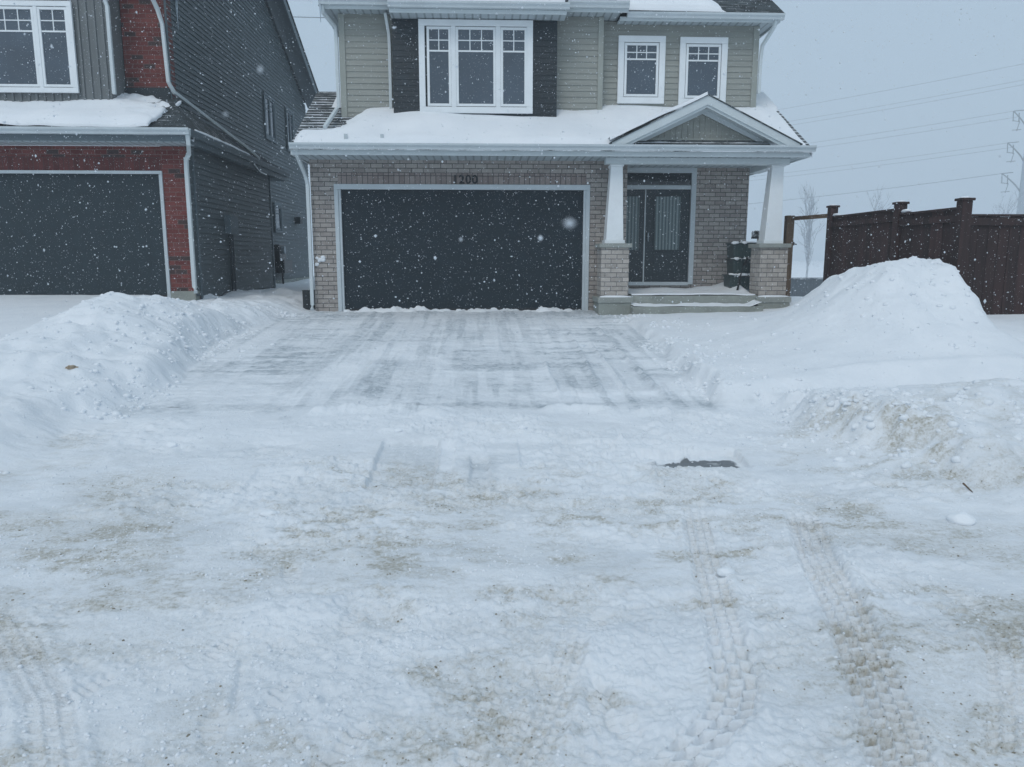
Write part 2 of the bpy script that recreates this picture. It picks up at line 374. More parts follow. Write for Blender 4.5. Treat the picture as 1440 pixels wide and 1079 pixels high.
    drive = 1-np.maximum(ss(0, .3, d)*ss(5, 5.4, Y), np.maximum(ss(0, .2, d2)*ss(7.3, 7.7, Y), ss(0, .3, d3)*ss(4.6, 5.2, Y)*ss(7.9, 7.5, Y)))
    # --- flat parts: packed snow, ruts, scraped driveway
    n_big = fbm(X*.7+3, Y*.9, 41, 3); n_mid = fbm(X*2.2, Y*3.4, 43, 4); n_sm = fbm(X*9, Y*12, 47, 3); n_f = fbm(X*26, Y*30, 53, 2)
    rough = ss(.38, .62, fbm(X*1.0+9, Y*1.6, 59, 4))
    street = ss(7.4, 6.9, Y)
    nearw = ss(2.6, 6.0, Y); zs = .05*(n_big-.5) + .055*(n_mid-.5)*(.45+rough) + .036*(n_sm-.5)*(.2+1.2*rough)*(.26+.74*nearw) + .016*(n_f-.5)*(.35+rough)*(.8+.2*nearw) + .010*(fbm(X*60, Y*60, 61, 2)-.5)*ss(5.5,3,Y)*(.3+rough)
    # tyre tracks with lugs
    trk = np.zeros_like(z); tdz = np.zeros_like(z)
    def track(pts, half, depth, strength, pitch, seed, y_hi):
        nonlocal tdz, trk
        py = np.array([p[1] for p in pts]); px = np.array([p[0] for p in pts])
        o = np.argsort(py); cx = np.interp(Y, py[o], px[o]); slope = np.interp(Y, py[o], np.gradient(px[o], py[o]))
        k = 1/np.sqrt(1+slope**2); t = (X-cx)*k; s = Y/k
        mod = ss(.18, .38, fbm(Y*1.5, Y*0+seed, seed, 3)*.5+fbm(X*4, Y*4, seed+3, 2)*.5)*ss(py.min()-.05, py.min()+.1, Y)*ss(y_hi, y_hi-.5, Y)
        ins = ss(half+.02, half-.015, np.abs(t))*mod
        colw = half*2/(4 if half > .09 else 3); ci = np.floor((t+half)/colw); fcol = (t+half)/colw-ci
        ph = s/pitch + .5*ci + t*4*np.sign(t)
        rw = ss(.10, .32, ph-np.floor(ph))*ss(.95, .72, ph-np.floor(ph)); lug = 1-rw*ss(.04, .2, fcol)*ss(.98, .82, fcol)
        tdz = tdz + ins*(-depth + strength*(lug-.6)*(.6+.8*n_sm)) + .012*np.exp(-((np.abs(t)-half-.03)/.025)**2)*mod
        trk = np.maximum(trk, ins)
    track([(1.38,4.7),(1.21,3.88),(1.13,3.44),(1.03,2.95),(.96,2.6),(.86,2.4),(.66,2.2),(.5,2.05)], .075, .008, .034, .066, 101, 4.8)
    track([(2.02,4.5),(1.79,3.76),(1.66,3.19),(1.54,2.76),(1.43,2.42),(1.33,2.13),(1.3,1.9)], .10, .010, .042, .070, 111, 4.7)
    track([(2.6,3.4),(2.2,2.9),(1.95,2.5),(1.7,2.15)], .07, .004, .014, .05, 121, 3.3)
    track([(.50,3.6),(.36,2.9),(.22,2.4),(.1,2.1)], .06, .003, .013, .045, 127, 3.3)
    track([(-3.3,3.9),(-2.2,3.3),(-1.6,2.6),(-1.35,2.2)], .07, .003, .012, .05, 133, 3.6)
    # crumbs: isolated chunks
    cr = vn(X*22, Y*22, 71); cr2 = vn(X*11+5, Y*11, 73)
    crumb = (ss(.76, .95, cr)*.012 + ss(.80, .95, cr2)*.020*nearw)*(.2+1.2*rough)*(.5+.5*nearw) + ss(.80, .95, vn(X*45, Y*45, 77))*.007*ss(6,4,Y)*(.3+rough)
    z = z + (zs + crumb*.8)*street*(.35+.65*drive)*(1-.72*trk) + tdz
    # shovelled driveway: streaks along the shovel's path
    Yw = Y + .5*(n_mid-.5) + 1.1*(fbm(X*.9, Y*.6, 89, 3)-.5) + .14*(n_sm-.5)
    un = ss(7.1, 7.8, Yw)
    stk = fbm(X*9, Y*.55, 81, 3); stx = fbm(X*.9, Y*6, 83, 3); selx = ss(.50, .68, fbm(X*.6+4, Y*.5, 87, 2)) + .8*np.exp(-((X+2.6)/.5)**2)*ss(8,9,Y); selx = np.clip(selx, 0, 1)
    zd = .022*(stk-.5)*(1-.6*selx) + .020*(stx-.5)*(.3+selx) + .020*(n_sm-.5) + .030*(n_mid-.5) + .008*(n_f-.5)
    z = z + zd*un*drive
    for (lx, y0, y1, hgt, w_, sl) in ((.83,7.9,10.2,.028,.03,.0),(1.32,8.1,12.5,.022,.03,.02),(1.62,8.0,11.5,.026,.025,.0),(2.0,7.9,13,.024,.03,-.02),(-.55,8.3,13,.014,.05,.0),(-1.45,7.8,12.8,.022,.05,.03),(-1.1,9,13.2,.014,.05,.0),(.25,9,13,.010,.04,.0),(1.05,10.5,13.4,.012,.03,.0)):
        xx = lx + sl*(Y-8) + .04*(vn(Y*1.3, Y*0+lx*7, 91)-.5)
        z = z + hgt*np.exp(-((X-xx)/w_)**2)*ss(y0, y0+.3, Y)*ss(y1, y1-.8, Y)*(.3+1.2*vn(Y*4, Y*0+lx, 93))
    # berm the plough left across the driveway mouth
    by = 7.2+1.3*(fbm(X*.9, X*0, 95, 4)-.5)
    z = z + (.06*np.exp(-((Y-by)/.11)**2)*ss(.35,.7,vn(X*2.1, Y*0, 97))*(.5+n_sm) + .03*ss(.7, .1, np.abs(Y-6.85)))*ss(-3.4, -2.5, X)*ss(3.2, 2.3, X)
    z = z + .07*np.exp(-((X+.48)/.16)**2-((Y-7.2)/.12)**2)
    z = z + .03*np.exp(-((Yw-8.1)/.06)**2)*ss(.4, .9, X)*ss(2.6, 2.3, X)
    # shovel cuts
    for (x0, x1, y0, y1, dp) in ((-.85,-.36,5.25,6.35,.040),(-.36,-.22,5.3,6.2,.02),(-.1,.05,5.25,5.9,.03),(1.25,2.08,5.60,5.98,.06),(.3,1.1,5.7,6.3,.02),(-1.7,-1.2,5.0,5.6,.015)):
        wv = .03*(n_sm-.5)
        m_ = ss(x0-.01, x0+.02, X+wv)*ss(x1+.01, x1-.02, X+wv)*ss(y0-.15, y0+.12, Y+wv)*ss(y1+.05, y1-.03, Y+wv)
        z = z - dp*m_
    # boot prints
    rnd = random.Random(4)
    for (cx, cy) in ((.02,2.55),(.1,2.38),(-.05,2.22),(-.45,2.3),(-.55,2.15),(.42,2.55),(.48,2.4),(.25,2.7),(-.95,2.45),(-1.1,3.0),(-.6,3.2),(.5,3.1),(1.95,2.45),(-1.5,2.7),(-.75,2.62),(-1.0,3.75),(2.3,3.3)):
        w_ = .05; a = rnd.uniform(-.4, .4); l = .12
        u_ = (X-cx)*math.cos(a)+(Y-cy)*math.sin(a); v_ = -(X-cx)*math.sin(a)+(Y-cy)*math.cos(a)
        q = ss(1.15, .75, np.sqrt((u_/w_)**2+(v_/l)**2) + .35*(n_sm-.5))
        z = z - q*(.013+.010*np.sin(v_*150+u_*40))
    # groove left by something dragged
    for (x0, y0, x1, y1) in ((1.92,3.55,2.02,3.0),(2.02,3.0,2.1,2.75),(-.98,2.9,-.9,2.5),(.35,2.9,.5,2.45)):
        L = math.hypot(x1-x0, y1-y0); ux, uy = (x1-x0)/L, (y1-y0)/L
        s_ = (X-x0)*ux+(Y-y0)*uy; t_ = -(X-x0)*uy+(Y-y0)*ux + .02*(n_sm-.5)
        z = z - .016*np.exp(-(t_/.014)**2)*ss(-.05, .05, s_)*ss(L+.05, L-.05, s_)
    z = np.where((Y < 1.0) | (np.abs(X) > 16) | (Y > 30), base - .0, z)
    # --- what lies on it
    dn = fbm(X*1.3, Y*2.2, 131, 5, .6); dn2 = fbm(X*4.5, Y*7, 137, 5, .7)
    dirt = (ss(.42, .70, dn)*.42 + ss(.52, .70, dn2)*ss(.42, .6, dn)*.55)*ss(6.6, 4.8, Y)
    for (cx, cy, rx, ry, s_) in ((-1.4,4.3,1.0,.45,.40),(-.3,4.4,.9,.5,.40),(-.5,3.75,.7,.25,.35),(3.35,5.6,.7,.6,.55),(1.3,4.3,.9,.5,.35),(.0,5.3,.8,.4,.22),(-2.5,4.0,.9,.3,.25),(1.15,3.2,.35,.5,.28),(1.75,3.3,.4,.6,.28),(.05,2.45,.22,.25,.35),(3.0,6.4,.5,.35,.38),(5.1,6.8,.9,.4,.40),(4.2,6.2,1.2,.4,.25),(-1.0,2.6,.18,.25,.35),(2.5,2.9,.5,.4,.25),(-3.5,6.35,.25,.5,.4),(-.9,5.6,.5,.5,.22),(.35,6.6,.5,.25,.18),(-1.7,3.6,.8,.3,.22),(2.4,4.7,.8,.25,.3)):
        dirt = dirt + s_*np.exp(-((X-cx)/rx)**2-((Y-cy)/ry)**2)*(.15+1.2*ss(.44, .62, dn2))
    dirt = dirt + .08*trk + .14*np.clip(-tdz*45, 0, 1)
    # hollows collect grit
    dirt = dirt + np.clip(-(zs)*9, -.12, .2)*ss(6.5, 5, Y)*drive
    bare = (ss(.40, .62, fbm(X*.8+2, Y*1.1, 151, 3))*.25 + ss(.45, .70, stk+.3*(n_mid-.5))*.56*(1-selx*.6) + ss(.45, .66, stx+.25*(n_sm-.5))*.62*selx)*(.45+1.1*n_sm)*un*drive
    bare = bare*(1-.75*ss(-1.7, -2.6, X + .8*(n_mid-.5))*ss(9.6, 8.3, Y + .8*(n_big-.5)))
    bare = bare + .45*ss(13.0, 14.2, Y)*drive*ss(-3.2,-2.8,X)*ss(2.8,2.5,X)
    bare = bare + .60*np.exp(-((Yw-7.68)/.17)**2)*ss(.35, .6, fbm(X*1.6, Y*3, 157, 3))*drive*1.1
    bare = bare + .34*np.exp(-((X+2.55)/.35)**2)*ss(.42, .6, stx)*ss(8.6, 9.4, Y)*ss(12.5, 11.5, Y)
    for (x0, x1, y0, y1, s_) in ((-.85,-.36,5.2,6.35,.38),(-.12,.1,5.2,5.9,.35),(.85,1.55,8.4,9.7,.45),(1.7,2.05,8.3,9.8,.3),(-1.5,-.6,8.2,10,.35)):
        bare = bare + s_*ss(x0-.05, x0+.03, X)*ss(x1+.05, x1-.03, X)*ss(y0-.2, y0+.1, Y)*ss(y1+.1, y1-.1, Y)*(.5+.9*n_mid)
    bare = bare + .22*ss(.52, .7, fbm(X*1.7+5, Y*2.6, 163, 4))*street
    asph = 1.0*ss(1.45, 1.62, X+.1*n_mid)*ss(2.1, 1.95, X)*ss(5.52, 5.62, Y+.05*n_mid)*ss(5.95, 5.86, Y+.05*n_mid)*(.62+.5*ss(.3,.55,fbm(X*6, Y*14, 171, 3))) + .45*ss(1.2,1.3,X)*ss(1.6,1.5,X)*ss(5.7,5.74,Y)*ss(5.86,5.8,Y)
    asph = asph + .62*np.exp(-((X+3.15)/.16)**2-((Y-7.66)/.05)**2) + .5*np.exp(-((X+.62)/.18)**2-((Y-7.5)/.05)**2) + .45*np.exp(-((X-1.2)/.45)**2-((Y-7.6)/.06)**2) + .4*np.exp(-((X+.08)/.06)**2-((Y-5.75)/.2)**2)
    return z, dirt, bare, asph
XX, YY = np.meshgrid(XS, YS)
ZZ, DI, BA, AS = ground_height(XX, YY)
nx, ny = len(XS), len(YS)
co = np.stack([XX, YY, ZZ], -1).reshape(-1, 3).astype(np.float32)
i0 = (np.arange(ny-1)[:, None]*nx + np.arange(nx-1)[None, :]).reshape(-1)
q = np.stack([i0, i0+1, i0+1+nx, i0+nx], 1).astype(np.int32)
me = bpy.data.meshes.new('snow_ground'); me.vertices.add(len(co)); me.vertices.foreach_set('co', co.ravel())
me.loops.add(q.size); me.loops.foreach_set('vertex_index', q.ravel()); me.polygons.add(len(q))
me.polygons.foreach_set('loop_start', np.arange(0, q.size, 4, dtype=np.int32)); me.polygons.foreach_set('use_smooth', np.ones(len(q), bool))
me.update(calc_edges=True)
for nme, arr in (('dirt', DI), ('bare', BA), ('asphalt', AS)):
    a = me.attributes.new(nme, 'FLOAT', 'POINT'); a.data.foreach_set('value', np.clip(arr, 0, 1.5).astype(np.float32).ravel())
me.materials.append(M['ground'])
go = bpy.data.objects.new('snow_ground', me); COL.objects.link(go)
tag(go, 'snow covered driveway, lawns and street with banks, tyre tracks and gritty patches', kind='structure')
def gz(x, y):
    a, *_ = ground_height(np.array([[x]], float), np.array([[y]], float)); return float(a[0, 0])

# ------------------------------------------------------------------ builders
def lap(mb, x0, x1, z0, z1, Y, ex=.105, dep=.014, top=None):
    """lapped boards facing -y; top(x) optionally cuts the wall under a sloping roof"""
    z = z0
    while z < z1-1e-4:
        zt = min(z+ex, z1); a, b_ = x0, x1
        if top:
            a, b_ = top(zt)
            if b_-a < .05: break
        mb.add([(a,Y-dep,z),(b_,Y-dep,z),(b_,Y,zt),(a,Y,zt),(a,Y+.02,z),(b_,Y+.02,z)], [(0,1,2,3),(4,5,1,0)])
        z = zt
    return mb
def window(root, x0, x1, z0, z1, Y, sashes, cols, tw=.10, hh=.0, xf=None, label=None, mat='trim_bright'):
    tr = MB(xf)                                   # casing: four butted boards, standing 5 cm off the wall
    tr.box(x0, x1, Y-.05, Y, z1-tw, z1).box(x0, x1, Y-.05, Y, z0, z0+tw)
    tr.box(x0, x0+tw, Y-.048, Y, z0+tw, z1-tw).box(x1-tw, x1, Y-.048, Y, z0+tw, z1-tw)
    w = tr.build('window', M[mat], root, bevel=.006)
    if label: w['label'] = label
    fr = MB(xf); mu = MB(xf)
    for (a, b_), c in zip(sashes, cols):
        s0, s1 = z0+tw+.012, z1-tw-.012; fw = .045
        fr.box(a, b_, Y-.038, Y-.002, s1-fw, s1).box(a, b_, Y-.038, Y-.002, s0, s0+fw)
        fr.box(a, a+fw, Y-.037, Y-.002, s0+fw, s1-fw).box(b_-fw, b_, Y-.037, Y-.002, s0+fw, s1-fw)
        g = MB(xf).box(a+fw-.003, b_-fw+.003, Y-.012, Y-.004, s0+fw-.003, s1-fw+.003); g.build('pane', M['glass'], w)
        zm = s0+(s1-s0)*(1-.30); zq = (zm+s1-fw)/2
        mu.box(a+fw, b_-fw, Y-.024, Y-.010, zm-.014, zm+.014)
        mu.box(a+fw, b_-fw, Y-.021, Y-.011, zq-.009, zq+.009)
        for k in range(1, c):
            xx = a+fw+(b_-a-2*fw)*k/c; mu.box(xx-.009, xx+.009, Y-.0205, Y-.0115, zm+.014, s1-fw)
    # the strip of frame between the sashes
    for k in range(len(sashes)-1):
        a = sashes[k][1]; b_ = sashes[k+1][0]
        if b_-a > .01: fr.box(a+.002, b_-.002, Y-.042, Y-.002, z0+tw, z1-tw)
    fr.build('window_frame', M[mat], w, bevel=.004); mu.build('muntin', M[mat], w)
    return w
def garage_door(root, x0, x1, z0, z1, Y, mat, casing=.12, doorname='garage_door', panels=8):
    g = MB(); n = 4; h = (z1-z0)/n
    g.box(x0-.03, x1+.03, Y+.06, Y+.10, z0, z1+.03)
    for i in range(n):
        a = z0+i*h
        pw = (x1-x0)/panels
        for k in range(panels):
            g.box(x0+k*pw+.07, x0+(k+1)*pw-.07, Y+.0575, Y+.0601, a+.09, a+h-.09)
    d = g.build(doorname, mat, root)
    t = MB(); c = casing
    t.box(x0-c, x1+c, Y-.03, Y+.03, z1, z1+c*.8).box(x0-c, x0-.045, Y-.028, Y+.03, z0-.05, z1).box(x1+.045, x1+c, Y-.028, Y+.03, z0-.05, z1)
    t.box(x0-.045, x0, Y-.006, Y+.05, z0-.05, z1-.002).box(x1, x1+.045, Y-.006, Y+.05, z0-.05, z1-.002)
    t.build('door_frame', M['gutter'], root, bevel=.006)
    MB().box(x0, x1, Y+.05, Y+.11, z0-.05, z0+.0).build('door_seal', M['black'], root)
    return d
def gutter(mb, x0, x1, Y, z0, z1, dep=.12):
    """K-shaped trough running along x, its front at Y"""
    h = z1-z0
    mb.prismx([(Y+dep, z0), (Y+.035, z0), (Y+.028, z0+h*.35), (Y+.004, z0+h*.62), (Y, z0+h*.68), (Y, z1), (Y+.012, z1), (Y+.014, z1-.02), (Y+dep-.01, z1-.02), (Y+dep, z1)], x0, x1)
    return mb
def snow_sheet(name, xs, ys, zf, label, xf=None, skirt=.12, floor=-99, smooth=True):
    nxx, nyy = len(xs), len(ys); X_, Y_ = np.meshgrid(xs, ys); Z_ = zf(X_, Y_)
    v = [tuple(p) for p in np.stack([X_, Y_, Z_], -1).reshape(-1, 3)]
    f = [(j*nxx+i, j*nxx+i+1, (j+1)*nxx+i+1, (j+1)*nxx+i) for j in range(nyy-1) for i in range(nxx-1)]
    o = len(v); v += [(xs[i], ys[0], max(float(Z_[0, i])-skirt, min(floor, float(Z_[0, i])))) for i in range(nxx)]
    f += [(o+i, o+i+1, i+1, i) for i in range(nxx-1)]
    o2 = len(v); v += [(xs[-1], ys[j], float(Z_[j, -1])-skirt) for j in range(nyy)]
    f += [(j*nxx+nxx-1, o2+j, o2+j+1, (j+1)*nxx+nxx-1) for j in range(nyy-1)]
    me = bpy.data.meshes.new(name); me.from_pydata(v, [], f); me.materials.append(M['snow'])
    me.polygons.foreach_set('use_smooth', [True]*len(me.polygons))
    ob = bpy.data.objects.new(name, me); COL.objects.link(ob); return tag(ob, label, 'snow', kind='stuff')
def downspout(root, pts, r=.038, label=None, mat='trim'):
    d = MB().tube(pts, r, 4, square=True).build('downspout', M[mat], root, bevel=.008)
    if label: d['label'] = label
    return d

# ================================================================== THE HOUSE NUMBERED 1200
G0 = 14.5
H = thing('house', 'beige sided two storey house with grey brick garage and porch numbered 1200', 'house', (1.3, G0, .6))
gdl, gdr, gdt, gdb = -2.60, 1.93, 2.87, .66
xL, xR = -3.15, 5.42
ct = .12
# brick: garage front (three pieces round the door), porch wall, sides
w = MB()
w.box(xL, gdl-.045, G0, G0+.25, .3, 3.42).box(gdr+.045, 2.75, G0, G0+.25, .3, 3.42).box(gdl-.045, gdr+.045, G0, G0+.25, gdt+.30, 3.42)
w.box(xL, xL+.25, G0+.25, 22, .3, 3.42).box(2.5, 2.75, G0+.25, 15.5, .3, 3.42)
w.box(2.5, 2.78, 15.5, 15.75, .3, 3.42).box(4.26, xR, 15.5, 15.75, .3, 3.42).box(2.78, 4.26, 15.5, 15.75, 3.36, 3.42).box(2.78, 4.26, 15.5, 15.75, .3, 1.08)
w.box(xR-.25, xR, 15.75, 22, .3, 3.42)
w.build('brick_wall', M['brick'], H)
MB().box(gdl-.045, gdr+.045, G0-.004, G0+.25, gdt+.006, gdt+.299).build('brick_lintel', M['soldier'], H)
garage_door(H, gdl, gdr, gdb, gdt, G0, M['door'])
# house number
def digits(text, x, z, h, Y, root):
    cu = bpy.data.curves.new('num', 'FONT'); cu.body = text; cu.size = h*1.38; cu.extrude = .008; cu.space_character = 1.12; cu.offset = .005
    ob = bpy.data.objects.new('tmp', cu); COL.objects.link(ob)
    dg = bpy.context.evaluated_depsgraph_get(); me_ = bpy.data.meshes.new_from_object(ob.evaluated_get(dg)); bpy.data.objects.remove(ob)
    mb = MB(); mb.add([(x+v.co.x, Y-v.co.z, z+v.co.y) for v in me_.vertices], [tuple(p.vertices) for p in me_.polygons])
    return mb.build('house_number', M['number'], root)
nx0 = at(636, 258, G0)[0]
digits('1200', nx0, 2.982, .158, G0-.02, H)
# lower roof: one long slope over garage and porch
RS, RE, RZ = .56, 13.62, 3.50
def zr(Y): return RZ + RS*(Y-RE)
xl, xrr = -3.30, 5.90
w = MB().prismx([(RE+.02, zr(RE+.02)-.05), (16.2, zr(16.2)-.05), (16.2, zr(16.2)), (RE+.02, zr(RE+.02))], xl, xrr)
w.prismx([(16.2, zr(16.2)-.05), (19, zr(16.2)-1.5), (19, zr(16.2)-1.45), (16.2, zr(16.2))], xl, xrr)
w.build('lower_roof', M['shingle'], H)
for a, b_ in ((xl-.005, xl+.03), (xrr-.03, xrr+.005)):      # rake boards
    MB().prismx([(RE+.13, zr(RE+.13)-.17), (16.2, zr(16.2)-.17), (16.2, zr(16.2)-.052), (RE+.13, zr(RE+.13)-.052)], a, b_).build('rake_board', M['trim'], H)
w = MB().prismx([(14.2, 3.45), (18.4, 3.45), (16.2, zr(16.2)-.18)], xl+.06, xl+.10).build('gable_end', M['siding'], H); w = MB().prismx([(14.0, 3.45), (18.4, 3.45), (16.2, zr(16.2)-.18)], xrr-.45, xrr-.40)
w.build('gable_end', M['siding'], H)
g = MB(); gutter(g, xl, xrr+.04, RE-.02, 3.475, 3.575); g.build('gutter', M['gutter'], H)
w = MB().box(xl, xrr-.02, RE+.10, RE+.13, 3.385, 3.473).box(xrr-.05, xrr-.02, RE+.13, 17, 3.385, 3.50)
w.box(xl, xl+.03, RE+.13, 17, 3.385, 3.50).build('fascia', M['trim'], H, bevel=.004)
MB().box(xl+.03, xrr-.05, RE+.13, 14.499, 3.40, 3.43).box(2.752, xrr-.05, 14.499, 15.499, 3.401, 3.431).box(xR+.002, xrr-.05, 15.499, 17, 3.402, 3.432).box(xl+.03, xL-.002, 14.499, 17, 3.402, 3.432).build('soffit', M['soffit'], H)
# porch beam
w = MB().box(2.25, 5.62, 13.95, 14.15, 3.29, 3.398).box(5.42, 5.62, 14.15, 15.5, 3.291, 3.397)
w.build('porch_beam', M['trim'], H, bevel=.004)
# columns: brick pier, stone cap, tapered shaft
def column(px_top, pcx, lab):
    pw = .51; c = pcx
    p = MB().box(c-pw/2, c+pw/2, 13.9, 13.9+pw, .905, 1.80).build('porch_column', M['brick_pier'], H); p['label'] = lab
    MB().box(c-pw/2-.045, c+pw/2+.045, 13.855, 13.9+pw+.045, 1.801, 1.875).build('cap', M['cap'], p, bevel=.008)
    MB().box(c-pw/2-.05, c+pw/2+.05, 13.80, 13.9+pw+.05, .45, .90).build('base', M['concrete'], p, bevel=.012)
    MB().box(c-pw/2-.07, c+pw/2+.07, 13.78, 13.9+pw+.07, .80, .8995).build('base_ledge', M['cap'], p, bevel=.01)
    sh = MB().frustum((c, 14.155), .37, .37, 1.876, (c, 14.155), .37, .37, 1.94).frustum((c, 14.155), .32, .32, 1.941, (px_top, 14.155), .215, .215, 3.255)
    sh.frustum((px_top, 14.155), .25, .25, 3.2555, (px_top, 14.155), .25, .25, 3.289)
    sh.build('shaft', M['trim_bright'], p, bevel=.006)
    # snow lying on the ledge
    s = MB(); s.blob((c, 13.85, .905), pw/2+.05, .045, .03, 3, .12, 18, 6); s.build('snow_cap', M['snow'], p, smooth=True)
    return p
column(2.47, 2.45, 'tapered white porch column on brick pier beside the garage door')
column(5.44, 5.40, 'tapered white porch column on brick pier at the outer corner')
# porch slab and step
pc = MB().box(2.72, 5.13, 13.9, 14.45, .3, .925).box(2.76, 5.66, 14.45, 15.499, .3, .924)
pc.build('porch_slab', M['concrete'], H, bevel=.012)
MB().box(2.73, 5.12, 13.55, 13.898, .3, .745).build('porch_step', M['concrete'], H, bevel=.012)
# front door in its frame
dx0, dx1 = 2.80, 4.24; fy = 15.5
w = MB().box(2.70, 2.80, fy-.04, fy+.1, 1.08, 3.30).box(dx1, dx1+.10, fy-.04, fy+.1, 1.08, 3.30).box(2.70, dx1+.10, fy-.042, fy+.1, 3.30, 3.40)
w.box(dx0, dx1, fy-.02, fy+.08, 2.98, 3.06).box(dx0, dx1, fy-.05, fy+.08, 1.06, 1.13)
w.build('entry_frame', M['gutter'], H, bevel=.006)
MB().box(dx0, dx1, fy+.03, fy+.05, 3.06, 3.30).build('transom_glass', M['glass_dark'], H)
xm = 3.32
for a, b_, lab in ((dx0, xm-.012, 'left leaf of the front door'), (xm+.012, dx1, 'right leaf of the front door')):
    d = MB().box(a+.004, b_-.004, fy+.02, fy+.065, 1.132, 2.976).build('front_door', M['doorpaint'], H, bevel=.004); d['label'] = lab
    cx = (a+b_)/2 + (0 if a > 3 else -.02); hw = .255 if a > 3 else .17
    MB().box(cx-hw, cx+hw, fy+.012, fy+.0195, 1.78, 2.84).build('door_glass', M['curtain'], d)
    mo = MB()
    mo.box(cx-hw-.03, cx+hw+.03, fy+.004, fy+.0195, 2.84, 2.87).box(cx-hw-.03, cx+hw+.03, fy+.004, fy+.0195, 1.75, 1.78).box(cx-hw-.03, cx-hw, fy+.005, fy+.0195, 1.78, 2.84).box(cx+hw, cx+hw+.03, fy+.005, fy+.0195, 1.78, 2.84)
    mo.box(cx-hw, cx+hw, fy+.008, fy+.0195, 1.25, 1.66)
    mo.build('moulding', M['doorpaint'], d, bevel=.003)
    hx = xm+.07 if a > 3 else xm-.07
    if a > 3: MB().tube([(hx, fy-.03, 1.95), (hx, fy-.03, 2.12)], .012, 8).tube([(hx, fy+.02, 2.0), (hx, fy-.03, 2.0)], .01, 8).build('handle', M['steel'], d)
MB().box(xm-.011, xm+.011, fy-.004, fy+.06, 1.132, 2.976).build('astragal', M['trim'], H)
MB().box(5.0, 5.06, fy-.03, fy, 0, 0.01) if False else None
# porch gable
gx, gp, gyf = 3.98, 4.42, 13.66
sl = (4.42-3.62)/1.66
def tri(o): return None
for s, lab in ((-1, 'left slope of the porch gable roof'), (1, 'right slope of the porch gable roof')):
    x1 = gx+s*1.72; z1 = gp-1.72*sl
    o = MB().add([(gx, gyf-.02, gp), (x1, gyf-.02, z1), (x1, gyf-.02, z1+.018), (gx, gyf-.02, gp+.018), (gx, 15.1, gp), (x1, 15.1, z1), (x1, 15.1, z1+.018), (gx, 15.1, gp+.018)],
        [(0,1,2,3),(4,7,6,5),(0,4,5,1),(3,2,6,7),(1,5,6,2),(0,3,7,4)]).build('gable_roof', M['shingle_bare'], H); o['label'] = lab
    for (nm, ya, yb, drop, wd, xo) in (('barge_board', gyf, gyf+.03, 0, .135, 0), ('inner_barge', gyf+.032, gyf+.05, .12, .07, 0), ('frieze_board', gyf+.30, gyf+.33, .10, .14, 0)):
        L = 1.68 if nm == 'barge_board' else (1.45 if nm == 'inner_barge' else 1.22)
        MB().prism([(gx, gp-drop-.002), (gx+s*L, gp-drop-.002-L*sl), (gx+s*L, gp-drop-wd*1.0-L*sl), (gx, gp-drop-wd*1.15)], ya, yb).build(nm, M['trim'], H)
    MB().add([(gx, gyf+.031, gp-.17), (gx+s*1.55, gyf+.031, gp-.17-1.55*sl), (gx+s*1.55, gyf+.5, gp-.17-1.55*sl), (gx, gyf+.5, gp-.17)], [(0,1,2,3)]).build('gable_soffit', M['trim'], H)
bz = 3.745; hwid = (gp-.17-bz)/sl
gw = MB().prism([(gx-hwid, bz), (gx+hwid, bz), (gx, gp-.17)], gyf+.36, gyf+.42)
k = gx-hwid+.08
while k < gx+hwid:
    t_ = gp-.23-abs(k-gx)*sl
    if t_ > bz+.03: gw.box(k-.012, k+.012, gyf+.345, gyf+.36, bz+.002, t_)
    k += .105
gw.build('gable_wall', M['siding'], H)
MB().box(gx-hwid-.05, gx+hwid+.05, gyf+.33, gyf+.37, bz-.035, bz).build('gable_ledge', M['siding_trim'], H)
# upper storey
UL, UM, UR = 14.95, 14.65, 15.15
for args in ((-2.50, -1.62, 4.0, 6.06, UL), (1.42, 2.22, 4.0, 6.06, UL), (2.30, 5.24, 4.1, 5.99, UR)): lap(MB(), *args).build('siding', M['siding'], H)
MB().box(-2.6, 2.30, UL+.022, 22, 3.9, 6.06).box(2.301, 5.34, UR+.022, 22, 3.9, 6.05).build('upper_wall', M['siding'], H)
for bx in ((-2.61, -2.50, UL-.03, UL+.1, 3.9, 6.055), (2.22, 2.32, UL-.03, UL+.2, 3.95, 6.055), (5.24, 5.35, UR-.03, UR+.1, 4.0, 5.985)): MB().box(*bx).build('corner_board', M['siding_trim'], H, bevel=.004)
# dark bay
bx0, bx1 = -1.60, 1.42
p = MB(); 
for k in range(20):
    za = 3.95+k*.1; zb_ = min(za+.1, 5.90)
    if za > 5.89: break
    p.add([(bx0,UM-.008,za),(bx1,UM-.008,za),(bx1,UM,zb_),(bx0,UM,zb_),(bx0,UM+.01,za),(bx1,UM+.01,za)], [(0,1,2,3),(4,5,1,0)])
p.box(bx0, bx1, UM+.012, UL+.1, 3.95, 5.90)
p.build('bay_wall', M['darkpanel'], H)
sx = [at(x, 60, UM-.03)[0] for x in (600, 634, 641, 697, 704, 741)]
x0_, z1_ = at(588, 27, UM-.04); x1_, z0_ = at(749, 160, UM-.04)
window(H, x0_, x1_, z0_, z1_, UM-.008, [(sx[0], sx[1]), (sx[2], sx[3]), (sx[4], sx[5])], (2, 3, 2), tw=.11, label='three part white window above the garage')
for (pa, pb, lab) in (((870, 50), (933.5, 146), 'left small upper window'), ((957, 52), (1020, 148), 'right small upper window partly behind the gable')):
    a, zt = at(*pa, UR-.05); b_, zb_ = at(*pb, UR-.05)
    window(H, a, b_, zb_, zt, UR-.014, [(a+.125, b_-.125)], (3,), tw=.115, label=lab)
